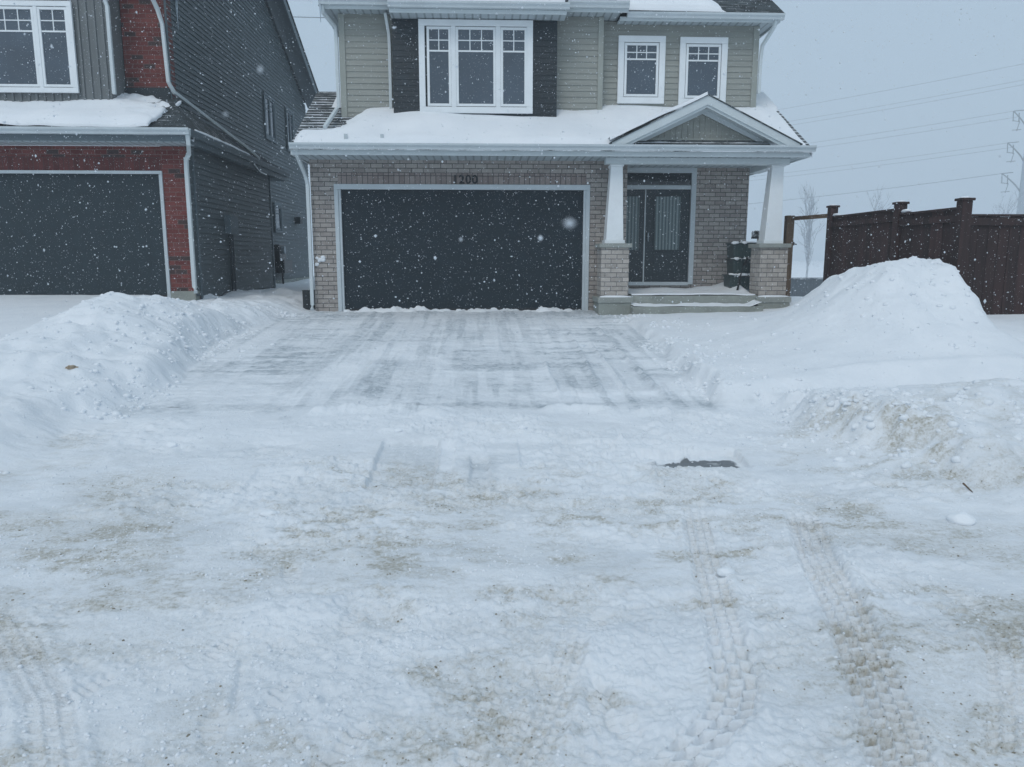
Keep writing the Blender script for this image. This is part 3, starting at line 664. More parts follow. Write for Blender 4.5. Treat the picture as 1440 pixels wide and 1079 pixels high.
# eaves
g = MB(); gutter(g, -2.88, -1.45, 14.48, 6.09, 6.21); gutter(g, 1.60, 2.72, 14.48, 6.09, 6.21); gutter(g, -1.62, 1.60, 14.18, 5.97, 6.07); gutter(g, 2.72, 5.66, 14.68, 5.99, 6.09)
g.build('upper_gutter', M['gutter'], H)
w = MB().box(-2.86, -1.62, 14.6, 14.63, 6.04, 6.12).box(-1.60, 1.55, 14.30, 14.33, 5.90, 5.968).box(1.56, 2.72, 14.6, 14.63, 6.04, 6.12).box(2.6, 5.62, 14.80, 14.83, 5.96, 6.03)
w.box(5.59, 5.62, 14.83, 22, 5.96, 6.07).box(-2.86, -2.83, 14.63, 22, 6.04, 6.16)
w.build('upper_fascia', M['trim'], H, bevel=.004)
w = MB().box(-2.83, -1.45, 14.63, UL+.02, 6.061, 6.075).box(-1.60, 1.55, 14.33, UM+.01, 5.901, 5.915).box(1.56, 2.6, 14.63, UR+.02, 6.062, 6.076).box(2.601, 5.59, 14.83, UR+.02, 5.991, 6.005)
w.box(5.352, 5.59, UR+.02, 22, 5.992, 6.006).box(-2.83, -2.612, UL+.02, 22, 6.061, 6.075)
w.build('upper_soffit', M['soffit'], H)
ur = MB()
e0, e1, f0, f1 = -2.9, 5.66, 14.60, 22.4; ze = 6.09; us = .62; hw_ = (f1-f0)/2
ur.add([(e0,f0,ze),(e1,f0+.1,ze),(e1,f0+hw_,ze+hw_*us),(e0,f0+hw_,ze+hw_*us),(e1,f1,ze),(e0,f1,ze)], [(0,1,2,3),(3,2,4,5),(1,4,2),(0,3,5)])
ur.add([(-1.62,14.28,6.07),(1.58,14.28,6.07),(1.58,15.2,6.40),(-1.62,15.2,6.40),(-1.62,15.2,6.05),(1.58,15.2,6.05)], [(0,1,2,3),(0,3,4),(1,5,2)])
ur.build('upper_roof', M['shingle_bare'], H)
# downspouts
downspout(H, [(-3.20,13.72,3.49),(-3.205,13.75,3.40),(-3.20,14.35,3.10),(-3.185,14.42,2.95),(-3.19,14.42,.75),(-3.19,14.36,.66)], .036, 'white downspout at the left corner of the garage')
downspout(H, [(-2.82,14.56,6.09),(-2.82,14.62,5.98),(-2.66,14.90,5.80),(-2.655,14.92,5.6),(-2.655,14.92,4.40),(-2.68,14.85,4.36),(-2.76,14.05,3.90)], .034, 'white downspout running down the upper corner onto the roof')
downspout(H, [(-1.72,14.72,6.02),(-1.68,14.86,5.7),(-1.675,14.88,5.5),(-1.675,14.88,4.3)], .032, 'white downspout beside the dark bay')
downspout(H, [(5.52,14.78,6.0),(5.52,14.82,5.90),(5.40,15.08,5.62),(5.385,15.1,5.4),(5.385,15.1,4.75)], .034, 'white downspout at the upper right corner')
# icicle from the upper left eave
MB().tube([(-2.85,14.52,6.1),(-2.848,14.52,5.95),(-2.85,14.52,5.78)], .022, 6, .003).build('icicle', M['ice'], H, smooth=True)
for (a, za) in ((-2.35, .0), (-1.72, .0)):           # snow guards / brackets poking through
    MB().box(a-.03, a+.03, 13.78, 13.80, zr(13.78), zr(13.78)+.16).build('snow_guard', M['gutter'], H)

# snow lying on that roof
def lroof(X, Y):
    n = fbm(X*.7, Y*1.2, 201, 3); n2 = fbm(X*3, Y*4, 203, 3)
    t = .09 + .10*(n-.4) + .02*(n2-.5)
    t = t + .13*np.exp(-((X+.9)/1.3)**2-((Y-14.35)/.35)**2) + .06*ss(14.2, 14.9, Y)
    t = t - .07*ss(13.85, 13.62, Y)
    edge = X + 2.35 + .9*(15.2-Y)*0 + .35*(n2-.5) - .35*(Y-14.6)
    bare = ss(.15, -.25, edge)*ss(14.05, 14.45, Y+.3*(n-.5))
    t = t*(1-bare) - .04*bare
    t = t - .12*ss(xl+.14, xl+.0, X)
    t = t*(1-.75*ss(xrr-.55, xrr-.05, X)) - .05*ss(xrr-.12, xrr-.02, X)
    inb = ss(2.45, 2.85, X)*ss(5.45, 5.1, X)*ss(14.45, 14.25, Y)   # thin under the gable
    t = t*(1-inb) + (.012*ss(13.80,13.72,Y)-.02*ss(13.72,13.82,Y)+.02*(n2-.5))*inb
    t = np.maximum(t, -.03)
    return zr(Y) + np.where((Y > 15.4), .06 - .09*ss(-2.75, -2.95, X), t)
snow_sheet('roof_snow', np.arange(xl+.01, xrr+.001, .045), np.arange(RE+.03, 16.25, .04), lroof, 'wind smoothed snow lying on the long lower roof above garage and porch', floor=3.52)
def gsn(s):
    def f(X, Y):
        dx_ = np.abs(X-gx); n = fbm(X*2, Y*3, 211, 3)
        return gp+.02 - dx_*sl + (.035+.05*ss(0, .9, dx_)+.03*(n-.5)) + .05*ss(13.8,14.3,Y)
    return f
snow_sheet('gable_snow', np.arange(gx-1.72, gx+.01, .05), np.arange(gyf-.03, 15.1, .05), gsn(-1), 'snow blanket on the left slope of the porch gable', skirt=.055)
snow_sheet('gable_snow', np.arange(gx+.02, gx+1.70, .05), np.arange(gyf+.12, 15.1, .05), lambda X, Y: gsn(1)(X, Y)-.035, 'thin snow on the right slope of the porch gable', skirt=.02)
def usn(X, Y):
    n = fbm(X*1.2, Y*1.6, 221, 3)
    zz = ze + us*(Y-f0-.08)
    return np.maximum(zz + .10 + .08*(n-.5) - .22*ss(4.3, 4.9, X + .5*(n-.5)), zz-.04) 
snow_sheet('upper_roof_snow', np.arange(2.55, 5.6, .06), np.arange(14.705, 17.5, .06), usn, 'snow on the upper roof above the two small windows', skirt=.12, floor=6.06)
snow_sheet('upper_roof_snow', np.arange(-1.6, 1.56, .06), np.arange(14.29, 15.2, .06), lambda X, Y: 6.07+.36*(Y-14.28)+.06+.03*fbm(X*2, Y*2, 5, 3), 'snow on the small roof over the dark bay', skirt=.06)
# snow drifted on the porch floor and tread
def psn(X, Y):
    n = fbm(X*2.2, Y*3, 231, 3)
    return .927 + .025 + .03*(n-.4) + .10*ss(14.6, 15.4, Y)*(.3+.6*n) + .16*ss(4.6, 5.2, X)*ss(14.1, 14.9, Y)
snow_sheet('porch_snow', np.arange(2.77, 5.13, .04), np.arange(13.915, 15.49, .04), psn, 'powder drifted over the porch floor by the front door', skirt=.02)
def tsn(X, Y):
    n = fbm(X*2.6, Y*4, 241, 3)
    return .747 + .012 + .03*(n-.3) + .07*ss(4.85, 5.1, X) + .05*ss(13.75, 13.9, Y)*n
snow_sheet('step_snow', np.arange(2.74, 5.11, .035), np.arange(13.56, 13.897, .03), tsn, 'powder lying on the porch step', skirt=.012)
# snow kicked against the foot of the garage door
def msn(X, Y):
    n = fbm(X*2.4, Y*3, 251, 4)
    b0 = lerpY(Y, [(8, .12), (14.4, .62)])
    return b0 + (.07*ss(.45, .72, n)+.05*ss(.4,.8,fbm(X*9, Y*9, 255, 3))+.01)*ss(14.2, 14.42, Y) - .03
snow_sheet('door_snow', np.arange(-2.6, 1.93, .03), np.arange(14.15, 14.56, .025), msn, 'loose snow left along the foot of the dark garage door', skirt=.1)
# a snowball splat on the brick
mb = MB(); cx, cz = at(452, 366, G0)
for k in range(9): mb.blob((cx+random.gauss(0, .05), G0-.005, cz+random.gauss(0, .045)), random.uniform(.025, .06), .018, random.uniform(.02, .05), k, .3)
tag(mb.build('snow_splat', M['snow'], None, smooth=True), 'white snow splat stuck on the grey brick left of the garage door', 'snow')

# ------------------------------------------------------------------ things on the porch
def bin_(x, y, z0, w, d, h, label):
    o = thing('recycling_bin', label, 'bin', (x, y, z0), 'ribbed bins stacked on the porch')
    b = MB().frustum((x, y), w*.93, d*.93, z0, (x, y), w, d, z0+h*.9)
    for k in range(7):
        xx = x-w*.42+k*w*.14
        b.add([(xx-.012, y-d/2*.93-.012, z0+.02), (xx+.012, y-d/2*.93-.012, z0+.02), (xx+.012, y-d/2-.012, z0+h*.86), (xx-.012, y-d/2-.012, z0+h*.86), (xx-.012, y-d/2*.9, z0+.02), (xx+.012, y-d/2*.9, z0+.02), (xx+.012, y-d/2*.95, z0+h*.86), (xx-.012, y-d/2*.95, z0+h*.86)], [(0,1,2,3),(0,3,7,4),(1,5,6,2),(3,2,6,7)])
    b.build('body', M['green'], o)
    MB().box(x-w/2-.025, x+w/2+.025, y-d/2-.025, y+d/2+.025, z0+h*.88, z0+h*.97).build('rim', M['green'], o, bevel=.01)
    s = MB(); rnd = random.Random(int(z0*100))
    for k in range(7): s.blob((x+rnd.uniform(-w/2, w/2), y-d/2+rnd.uniform(-.03, .1), z0+h*.97), rnd.uniform(.04, .12), .05, .028, k, .3)
    s.build('snow_cap', M['snow'], o, smooth=True)
    return o
bin_(5.12, 14.95, 1.00, .50, .40, .30, 'dark green ribbed bin at the bottom of the porch stack')
bin_(5.15, 14.93, 1.298, .46, .40, .31, 'dark green ribbed bin in the middle of the porch stack')
bin_(5.14, 14.95, 1.606, .46, .40, .31, 'dark green ribbed bin on top of the porch stack')
o = thing('snow_brush', 'black snow brush leaning on the bins by the right brick pier', 'brush', (5.02, 14.5, .98))
MB().tube([(4.93,14.45,1.0),(4.99,14.5,1.25),(5.08,14.6,1.50)], .022, 8).build('handle', M['black'], o, smooth=True)
b = MB(); rnd = random.Random(3)
for k in range(60):
    a = rnd.uniform(0, 1); p0 = Vector((5.08+.06*a, 14.6+.02*a, 1.50+.14*a)); dd = Vector((rnd.uniform(-.02,.10), rnd.uniform(-.08,-.02), rnd.uniform(-.09,.03)))
    b.tube([p0, p0+dd], .004, 3)
b.build('bristles', M['black'], o)
o = thing('snow_shovel', 'upturned dark push broom standing behind the right porch column', 'broom', (5.34, 14.6, .98))
MB().tube([(5.30,14.55,.99),(5.34,14.62,2.0)], .014, 8).build('handle', M['wood_new'], o)
b = MB().box(5.22, 5.46, 14.60, 14.65, 1.98, 2.02)
for k in range(90): 
    xx = rnd.uniform(5.22, 5.46); b.tube([(xx, 14.62, 2.02), (xx+rnd.uniform(-.02,.05), 14.62+rnd.uniform(-.02,.02), 2.02+rnd.uniform(.08,.12))], .004, 3)
b.build('bristles', M['black'], o)
o.name = 'push_broom'

# ================================================================== THE RED BRICK HOUSE
L = thing('brick_house', 'red brick and slate sided neighbouring house with dark garage door', 'house', (-8.3, 14.5, .9))
ldr, ldt, ldb = -5.90, 3.13, .93; lcx = -5.38
w = MB().box(ldr+.06, lcx, G0, G0+.25, .5, 3.62).box(-10.9, ldr+.06, G0, G0+.25, ldt+.30, 3.62).box(-11.5, -10.9, G0, G0+.25, .5, 3.62)
w.build('brick_wall', M['red'], L)
MB().box(-10.9, ldr+.059, G0-.004, G0+.25, ldt+.004, ldt+.299).build('brick_lintel', M['red_soldier'], L)
MB().box(ldr+.06, lcx+.01, G0-.02, G0+.2, .5, 1.0).build('plinth', M['concrete'], L, bevel=.01)
garage_door(L, -10.8, ldr, ldb, ldt, G0, M['door_left'], casing=.07, panels=8)
side = lambda p: (-p[1], p[0], p[2])          # local x -> world y, local -y -> world +x
YB = 20.0
s = MB(side); lap(s, G0+.02, YB, .9, 3.70, 5.38, .10, .02)
s.build('garage_side_siding', M['slate'], L)
MB().box(-5.90, -5.40, G0+.26, YB, .5, 3.70).build('garage_side_wall', M['slate'], L)
MB().box(-5.41, -5.355, G0+.26-.02, G0+.33, .8, 3.65).build('corner_board', M['slate_trim'], L); MB().box(-5.42, -5.345, YB-.08, YB, .8, 3.70).build('corner_board', M['slate_trim'], L)
# tall side wall under the gable
XM = 6.0
s = MB(side)
rk = lambda z: (15.62, 27.3) if z < 6.78 else (15.62+(z-6.78)/.43, 27.3-(z-6.78)/.43)
lap(s, 15.62, 27.3, 4.2, 9.5, XM, .10, .02, top=rk)
lap(s, YB-.2, 27.3, .9, 4.2, XM, .10, .02)
s.build('gable_siding', M['slate'], L)
MB(side).prismx([(XM+.02, .5), (XM+.3, .5), (XM+.3, 6.75), (XM+.02, 6.75)], 15.64, 27.3).build('side_wall', M['slate'], L)
MB(side).box(15.585, 15.62, XM-.022, XM+.01, 4.2, 6.8).build('upper_corner_board', M['slate_trim'], L)
MB(side).box(YB-.2, 27.3, XM-.04, XM+.1, .5, .98).build('foundation', M['concrete'], L)
# rake overhang: dark soffit and pale fascia
rb = MB()
for (ya, yb) in ((27.7, 21.45), (15.2, 21.45)):
    za = 6.78; zb_ = za+abs(21.45-ya)*.43
    rb.add([(-6.0,ya,za-.02),(-5.55,ya,za-.02),(-5.55,yb,zb_-.02),(-6.0,yb,zb_-.02),(-6.0,ya,za+.03),(-5.55,ya,za+.03),(-5.55,yb,zb_+.03),(-6.0,yb,zb_+.03)], [(0,1,2,3),(4,7,6,5),(0,4,5,1),(2,6,7,3)])
rb.build('rake_soffit', M['slate_soffit'], L)
rf = MB()
for (ya, yb) in ((27.7, 21.45), (15.2, 21.45)):
    za = 6.78; zb_ = za+abs(21.45-ya)*.43
    rf.add([(-5.55,ya,za-.06),(-5.55,yb,zb_-.06),(-5.55,yb,zb_+.16),(-5.55,ya,za+.16),(-5.52,ya,za-.06),(-5.52,yb,zb_-.06),(-5.52,yb,zb_+.16),(-5.52,ya,za+.16)], [(0,1,2,3),(4,7,6,5),(0,4,5,1),(3,2,6,7),(0,3,7,4),(1,5,6,2)])
rf.build('rake_fascia', M['slate_trim'], L)
rr_ = MB()
for (ya, yb) in ((27.75, 21.45), (15.15, 21.45)):
    za = 6.95; zb_ = za+abs(21.45-ya)*.43
    rr_.add([(-12,ya,za),(-5.5,ya,za),(-5.5,yb,zb_),(-12,yb,zb_),(-12,ya,za+.05),(-5.5,ya,za+.05),(-5.5,yb,zb_+.05),(-12,yb,zb_+.05)], [(0,1,2,3),(4,7,6,5),(0,4,5,1),(3,2,6,7),(0,3,7,4),(1,5,6,2)])
rr_.build('main_roof', M['shingle_bare'], L)
# front of the upper storey
MB().box(-6.84, -5.985, 15.6, 15.85, 4.3, 6.8).build('upper_brick_wall', M['red'], L)
MB().box(-6.86, -6.0, 15.56, 15.6, 4.3, 4.86).build('flashing', M['darkpanel'], L)
ub = MB().box(-11.5, -6.86, 15.03, 15.8, 4.0, 6.8)
for k in range(34):
    xx = -6.86-.145*k-.06
    if xx < -11.4: break
    ub.box(xx-.02, xx+.02, 15.005, 15.03, 4.0, 6.8)
ub.build('board_wall', M['greyboard'], L)
lz0, lz1 = 4.63, 6.22; lx1 = -7.43
window(L, -9.55, lx1, lz0, lz1, 15.0, [(-9.45, -9.0), (-8.93, -8.12), (-8.05, -7.52)], (2, 3, 2), tw=.09, label='three part white window on the upper floor')
# side windows (face the gap between the houses)
for (y0, y1, z0, z1, lab) in ((22.0, 23.1, 4.9, 6.15, 'nearer upper side window'), (24.4, 25.3, 4.9, 6.2, 'farther upper side window')):
    window(L, y0, y1, z0, z1, XM-.016, [(y0+.1, (y0+y1)/2-.01), ((y0+y1)/2+.01, y1-.1)], (1, 1), tw=.08, xf=side, label=lab, mat='slate_trim')
window(L, 22.5, 23.3, 2.35, 3.2, XM-.016, [(22.6, 23.2)], (1,), tw=.08, xf=side, label='small lower side window', mat='slate_trim')
# garage roof, skirt along the side
LRE = 13.95
def zl(Y): return 3.84+.50*(Y-LRE)
w = MB().prismx([(LRE, zl(LRE)-.04), (15.6, zl(15.6)-.04), (15.6, zl(15.6)), (LRE, zl(LRE))], -11.6, -5.85)
w.add([(-5.85,LRE,3.80),(-5.12,LRE,3.80),(-5.85,15.3,zl(15.3)),(-5.85,LRE,3.84),(-5.12,LRE,3.84),(-5.85,15.35,zl(15.35))], [(3,4,5)])
w.add([(-5.12,LRE,3.84),(-5.10,21.0,3.84),(-5.99,21.0,4.30),(-5.99,15.5,4.34),(-5.85,15.35,zl(15.35)-.01)], [(0,1,2,3,4)])
w.build('garage_roof', M['shingle_bare'], L)
g = MB(); gutter(g, -11.6, -5.09, LRE-.06, 3.745, 3.855)
g.add([], []); g2 = MB(side); gutter(g2, LRE+.06, 21.0, 5.09, 3.745, 3.855); g.v += g2.v and []; g.build('gutter', M['gutter'], L)
g2.build('side_gutter', M['slate_trim'], L)
MB().box(-11.6, -5.22, LRE+.06, LRE+.09, 3.64, 3.743).box(-5.22, -5.19, LRE+.06, 21.0, 3.64, 3.743).build('fascia', M['slate_trim'], L)
MB().box(-11.6, -5.221, LRE+.091, G0-.001, 3.625, 3.64).build('soffit', M['soffit'], L)
MB().box(-5.378, -5.221, G0, 21.0, 3.66, 3.675).box(-5.99, -5.221, YB+.01, 21, 3.641, 3.655).build('side_soffit', M['slate_trim'], L)
downspout(L, [(-5.14,14.0,3.75),(-5.15,14.03,3.60),(-5.28,14.38,3.48),(-5.36,14.44,3.38),(-5.365,14.44,3.2),(-5.365,14.44,1.08),(-5.30,14.30,.99)], .04, 'white downspout at the garage corner')
downspout(L, [(-6.9,14.9,6.6),(-6.84,14.95,6.35),(-6.80,15.0,6.15),(-6.80,15.0,4.62)], .036, 'white downspout beside the grey boards')
downspout(L, [(-6.2,15.2,6.7),(-6.08,15.45,6.25),(-6.03,15.5,6.0),(-5.99,15.5,4.95),(-5.93,15.6,4.78),(-5.30,18.0,4.08),(-5.16,18.4,3.9)], .036, 'white downspout running down onto the side roof')
MB().tube([(-5.96,16.1,6.62),(-5.96,16.1,6.4),(-5.955,16.1,6.05)], .03, 6, .004).build('icicle', M['ice'], L, smooth=True)
# utilities on the side wall
def wx(y0, y1, z0, z1, d, mat, name, X=-5.38):
    return MB().box(X, X+d, y0, y1, z0, z1).build(name, M[mat], L, bevel=.01)
wx(16.35, 16.85, 2.12, 2.5, .14, 'slate_trim', 'vent_box')
MB().tube([(-5.33,16.6,2.1),(-5.33,16.6,.9)], .05, 8).build('conduit', M['darkpanel'], L)
mt = wx(22.2, 22.9, 1.55, 2.0, .22, 'black', 'electric_meter', -6.0)
MB().tube([(-5.9,22.5,1.85),(-5.70,22.5,1.85)], .11, 14).build('meter_dial', M['steel'], mt)
wx(22.35, 23.3, 1.18, 1.56, .3, 'black', 'gas_meter', -6.0)
MB().tube([(-5.85,22.7,1.2),(-5.85,22.7,.85)], .03, 8).build('pipe', M['black'], L)
wx(25.0, 25.35, 2.72, 2.92, .2, 'darkpanel', 'dryer_vent', -6.0)
# snow on that roof
def lsn(X, Y):
    n = fbm(X*.9, Y*1.4, 261, 3); n2 = fbm(X*4, Y*4, 263, 3)
    e = -X - 5.72 - .75*(Y-14.6) + .9*(n2-.5) + .5*(fbm(X*9, Y*14, 265, 3)-.5)
    return zl(Y) + (.13+.12*(n-.4)-.05*ss(14.2, 13.95, Y))*ss(-.5, .9, e+.65*ss(14.45, 14.0, Y)) - .03*ss(.2, -.2, e+.65*ss(14.45, 14.0, Y))
snow_sheet('garage_roof_snow', np.arange(-11.5, -5.75, .05), np.arange(LRE+.01, 15.6, .045), lsn, 'thick snow on the garage roof of the red brick house', skirt=.05)
def lsk(X, Y):
    n = fbm(X*3, Y*1.3, 271, 3)
    z_ = 3.84+.5*(X+5.11)*-1.03
    return z_ + .05 + .05*(n-.5) - .30*ss(17.6, 18.6, Y+.8*(n-.5)) - .2*ss(.12,.0,(Y-14.25)-(-5.12-X)*1.7)
snow_sheet('side_roof_snow', np.arange(-5.75, -5.12, .04), np.arange(14.3, 19, .06), lsk, 'thin snow on the narrow side roof below the slate gable wall', skirt=.03)
# dark drum at the foot of the wall in the gap
o = thing('rain_barrel', 'small dark round barrel half hidden at the foot of the garage corner', 'barrel', (-3.42, 14.95, .8))
MB().tube([(-3.36,14.9,.60),(-3.36,14.9,.7),(-3.36,14.9,.92),(-3.36,14.9,.98)], .12, 16).build('body', M['black'], o, smooth=False)
MB().tube([(-3.36,14.9,.981),(-3.36,14.9,1.0)], .125, 16).build('lid', M['black'], o, smooth=False)

# ================================================================== FENCES
def post(root, x, y, zt, w=.14, cap=True, zb_=.3, mat='fence'):
    p = MB().box(x-w/2, x+w/2, y-w/2, y+w/2, zb_, zt).build('post', M[mat], root, bevel=.008)
    if cap:
        MB().box(x-w/2-.02, x+w/2+.02, y-w/2-.02, y+w/2+.02, zt+.001, zt+.035).build('post_cap', M[mat], p, bevel=.006)
        sn = MB().blob((x, y, zt+.04), w*.5, w*.5, .02, 5, .15, 12, 6); sn.build('snow_cap', M['snow'], p, smooth=True)
    return p
FX = 6.42
fe = thing('wooden_fence', 'dark brown stained board fence with capped posts beyond the snow pile', 'fence', (FX, 11, .6))
post(fe, FX, 13.85, 2.52); post(fe, FX, 11.58, 2.42); post(fe, FX+.02, 10.05, 2.36); post(fe, 8.9, 10.05, 2.36)
def run(a0, a1, zt0, zt1, vertical):
    p = MB(); n = int(abs(a1-a0)/.14); st = (a1-a0)/n; rnd = random.Random(int(a0*10))
    for k in range(n):
        u0 = a0+k*st+.003; u1 = a0+(k+1)*st-.003; zt = zt0+(zt1-zt0)*(k+.5)/n + rnd.uniform(-.006, .006)
        j = rnd.uniform(-.004, .004)
        if vertical: p.box(FX-.012+j, FX+.010+j, min(u0, u1), max(u0, u1), .3, zt)
        else: p.box(u0, u1, 10.045+j, 10.067+j, .3, zt)
    if vertical:
        p.box(FX-.045, FX+.045, min(a0, a1), max(a0, a1), zt1+.006, zt1+.034)
        p.box(FX-.05, FX-.018, min(a0, a1), max(a0, a1), zt1-.16, zt1-.07)
    else: p.box(a0, a1, 10.0, 10.11, zt1+.008, zt1+.036).box(a0, a1, 10.005, 10.038, zt1-.11, zt1-.01)
    return p.build('fence_panel', M['fence'], fe)
run(13.78, 11.65, 2.36, 2.33, True); run(11.51, 10.12, 2.27, 2.25, True); run(6.51, 8.83, 2.155, 2.15, False)
for yy, zz in ((11.42, 2.33), (13.7, 2.40)): MB().blob((FX, yy, zz-.02), .06, .10, .03, 8, .2).build('snow_clump', M['snow'], fe, smooth=True)
gp_ = thing('gate_frame', 'unstained brown timber gate post with a top rail to the fence', 'gate frame', (6.1, 15.0, .6))
MB().box(6.02, 6.17, 14.93, 15.08, .3, 2.44).build('post', M['wood_new'], gp_, bevel=.008)
MB().tube([(6.12,15.0,2.38),(6.40,13.92,2.38)], .04, 4, square=True).build('top_rail', M['wood_new'], gp_)
MB().box(6.17, 6.20, 14.95, 15.05, 1.86, 1.93).tube([(6.18,15.0,1.9),(6.26,14.98,1.88)], .012, 6).build('latch', M['black'], gp_)
ff = thing('backyard_fence', 'low grey board fence far behind seen through the gate opening', 'fence', (13, 30, 0))
p = MB()
for k in range(98):
    u0 = 8+k*.14; p.box(u0+.004, u0+.136, 30, 30.02, -.4, .80+random.uniform(-.01, .01))
p.build('fence_panel', M['wood_grey'], ff); MB().box(8, 21.7, 29.96, 30.06, .815, .85).build('top_rail', M['wood_grey'], ff)

# ------------------------------------------------------------------ bare trees far behind
def bare_tree(x, y, z0, h, seed, label, spread=.35, n1=16):
    t = thing('bare_tree', label, 'tree', (x, y, z0), 'bare winter trees far behind')
    rnd = random.Random(seed); trunk = MB(); tw = MB()
    trunk.tube([(x, y, z0-.3), (x+rnd.uniform(-.1,.1), y, z0+h*.5), (x+rnd.uniform(-.2,.2), y, z0+h*.95)], h*.014, 7, h*.003)
    def grow(p, d, l, r, dep):
        q = p+d*l*.5+Vector((rnd.gauss(0,.05),rnd.gauss(0,.05),.05))*l; e = q+d*l*.5+Vector((0,0,.12))*l
        tw.tube([p, q, e], r, 4, r*.4)
        if dep:
            for _ in range(4):
                a = p+(e-p)*rnd.uniform(.25, 1); dd = (d+Vector((rnd.gauss(0,.5),rnd.gauss(0,.5),rnd.gauss(.15,.35)))).normalized()
                grow(a, dd, l*rnd.uniform(.4,.65), r*.55, dep-1)
    for k in range(n1):
        zz = z0+h*(.18+.75*k/n1); a = rnd.uniform(0, 6.28)
        grow(Vector((x, y, zz)), Vector((math.cos(a)*spread, math.sin(a)*spread, 1)).normalized(), h*rnd.uniform(.22,.38)*(1-.4*k/n1), h*.005, 2)
    trunk.build('trunk', M['bark'], t); tw.build('crown', M['bark'], t)
bare_tree(19.5, 45, .0, 5.0, 2, 'bare slender tree seen through the gate opening', .3, 20)
bare_tree(27, 52, .3, 5.2, 5, 'bare tree whose twigs just clear the fence between its posts', .6)
bare_tree(49, 70, .3, 6.2, 6, 'bare tree peeping over the fence beside the tallest post', .7)
bare_tree(54, 73, .3, 6.0, 8, 'bare tree peeping over the fence left of the pylon', .8)
# ------------------------------------------------------------------ transmission pole and lines
PX, PY = 144.0, 200.0
py_ = thing('transmission_pole', 'tall tapered steel power pole with curved arms at the right edge', 'power pole', (PX, PY, 0))
MB().tube([(PX,PY,-1),(PX,PY,20),(PX,PY,40),(PX,PY,56)], 1.45, 12, .5).build('pole', M['steel'], py_, smooth=True)
ends = []
for zt, xo in ((39.6, 4.6), (31.6, 5.2), (23.8, 5.8)):
    for sg in (-1, 1):
        pts = [Vector((PX+sg*(xo*t), PY-sg*.6*t*xo*.3, zt-7.5+ 7.6*(t**.55))) for t in [k/8 for k in range(9)]]
        pts = [Vector((PX+sg*.7, PY, zt-8.2))]+pts[1:]
        a_ = MB().tube(pts, .22, 6, .12).build('arm', M['wire'], py_)
        iu = MB(); e = pts[-1]
        for k, (dx_, dz_) in enumerate(((0, 0), (sg*-1.6, -.4))):
            iu.tube([e+Vector((dx_,0,dz_)), e+Vector((dx_-.2*sg,0,dz_-2.4))], .13, 6)
        iu.tube([e+Vector((0,0,-2.4)), e+Vector((-sg*2.0,0,-2.6))], .10, 5).tube([e, e+Vector((-sg*3.0,0,.3))], .12, 5)
        iu.tube([e+Vector((-sg*2.0,0,-2.6)), e+Vector((-sg*1.4,0,-5.0))], .10, 5).tube([e+Vector((-sg*.2,0,-4.8)), e+Vector((-sg*2.6,0,-4.6))], .10, 5)
        iu.build('insulator', M['wire'], a_)
        if sg == -1: ends.append(e)
def wire(label, p, q, sag, r=.042):
    n = 24; pts = [Vector(p).lerp(Vector(q), k/n)-Vector((0,0,sag*4*(k/n)*(1-k/n))) for k in range(n+1)]
    tag(MB().tube(pts, r, 4).build('power_line', M['wire'], None), label, 'power line', 'power lines across the grey sky')
DIR = Vector((-59, 50, 0)).normalized()*300
lv = [(e.x, e.y, e.z) for e in ends]
wire('upper wire of the pair meeting the top arm of the pole', lv[0], Vector(lv[0])+DIR, 6)
wire('lower wire of the pair meeting the top arm of the pole', (lv[0][0]+1.5, lv[0][1], lv[0][2]-1.4), Vector(lv[0])+DIR+Vector((0,0,-1.2)), 6)
wire('upper wire of the pair meeting the middle arm of the pole', lv[1], Vector(lv[1])+DIR, 6)
wire('lower wire of the pair meeting the middle arm of the pole', (lv[1][0]+1.5, lv[1][1], lv[1][2]-1.1), Vector(lv[1])+DIR+Vector((0,0,-1)), 6)
wire('lone lowest wire passing behind the white porch column', lv[2], Vector(lv[2])+DIR, 7, .065)
tp = Vector((PX+2, PY, 0))
wire('topmost and steepest wire in the sky on the right', tp+Vector((0,0,52.4)), tp+DIR+Vector((0,0,51)), 6)
wire('second highest wire in the sky on the right', tp+Vector((0,0,48.3)), tp+DIR+Vector((0,0,47)), 6)
wire('third highest wire close under the second highest', tp+Vector((0,0,47.1)), tp+DIR+Vector((0,0,45.6)), 6)
wire('short stretch of wire seen between the two houses', (-40, 62, 20.6), (12, 66, 21.2), .5, .028)

# ------------------------------------------------------------------ lumps lying on the snow
def chunk(px, py, Y, r, label, seed, mat='snow', name='snow_chunk', flat=.55):
    x = at(px, py, Y)[0]; z = gz(x, Y)
    mb = MB().blob((x, Y, z+r*flat*.25), r, r*.8, r*flat, seed, .24, 12, 8); mb.blob((x+r*.8, Y+r*.3, z), r*.5, r*.45, r*flat*.6, seed+9, .25, 9, 6)
    if mat == 'snow': tag(mb.build(name, M['snow'], None, smooth=True, sub=1), label, 'snow chunk', 'loose lumps of snow')
    else: tag(mb.build(name, M[mat], None, smooth=True), label, 'clod')
chunk(1352, 738, 4.32, .085, 'rounded white snow chunk below the dirty kerb bank on the right', 1)
chunk(378, 722, 4.6, .055, 'flat grey snow lump in the gritty patch on the left', 2, flat=.4)
chunk(1020, 812, 3.6, .045, 'small white snow chunk beside the left tyre track', 3)
chunk(345, 880, 3.1, .02, 'tiny snow crumb on the street at lower left', 4)
chunk(240, 600, 6.3, .05, 'small lump fallen from the left snow bank', 6)
chunk(560, 607, 6.6, .04, 'small lump in front of the scraped driveway', 7)
chunk(735, 607, 6.6, .04, 'second small lump in front of the scraped driveway, nearer the middle', 8)
chunk(1180, 655, 5.6, .05, 'snow lump at the foot of the right bank', 9)
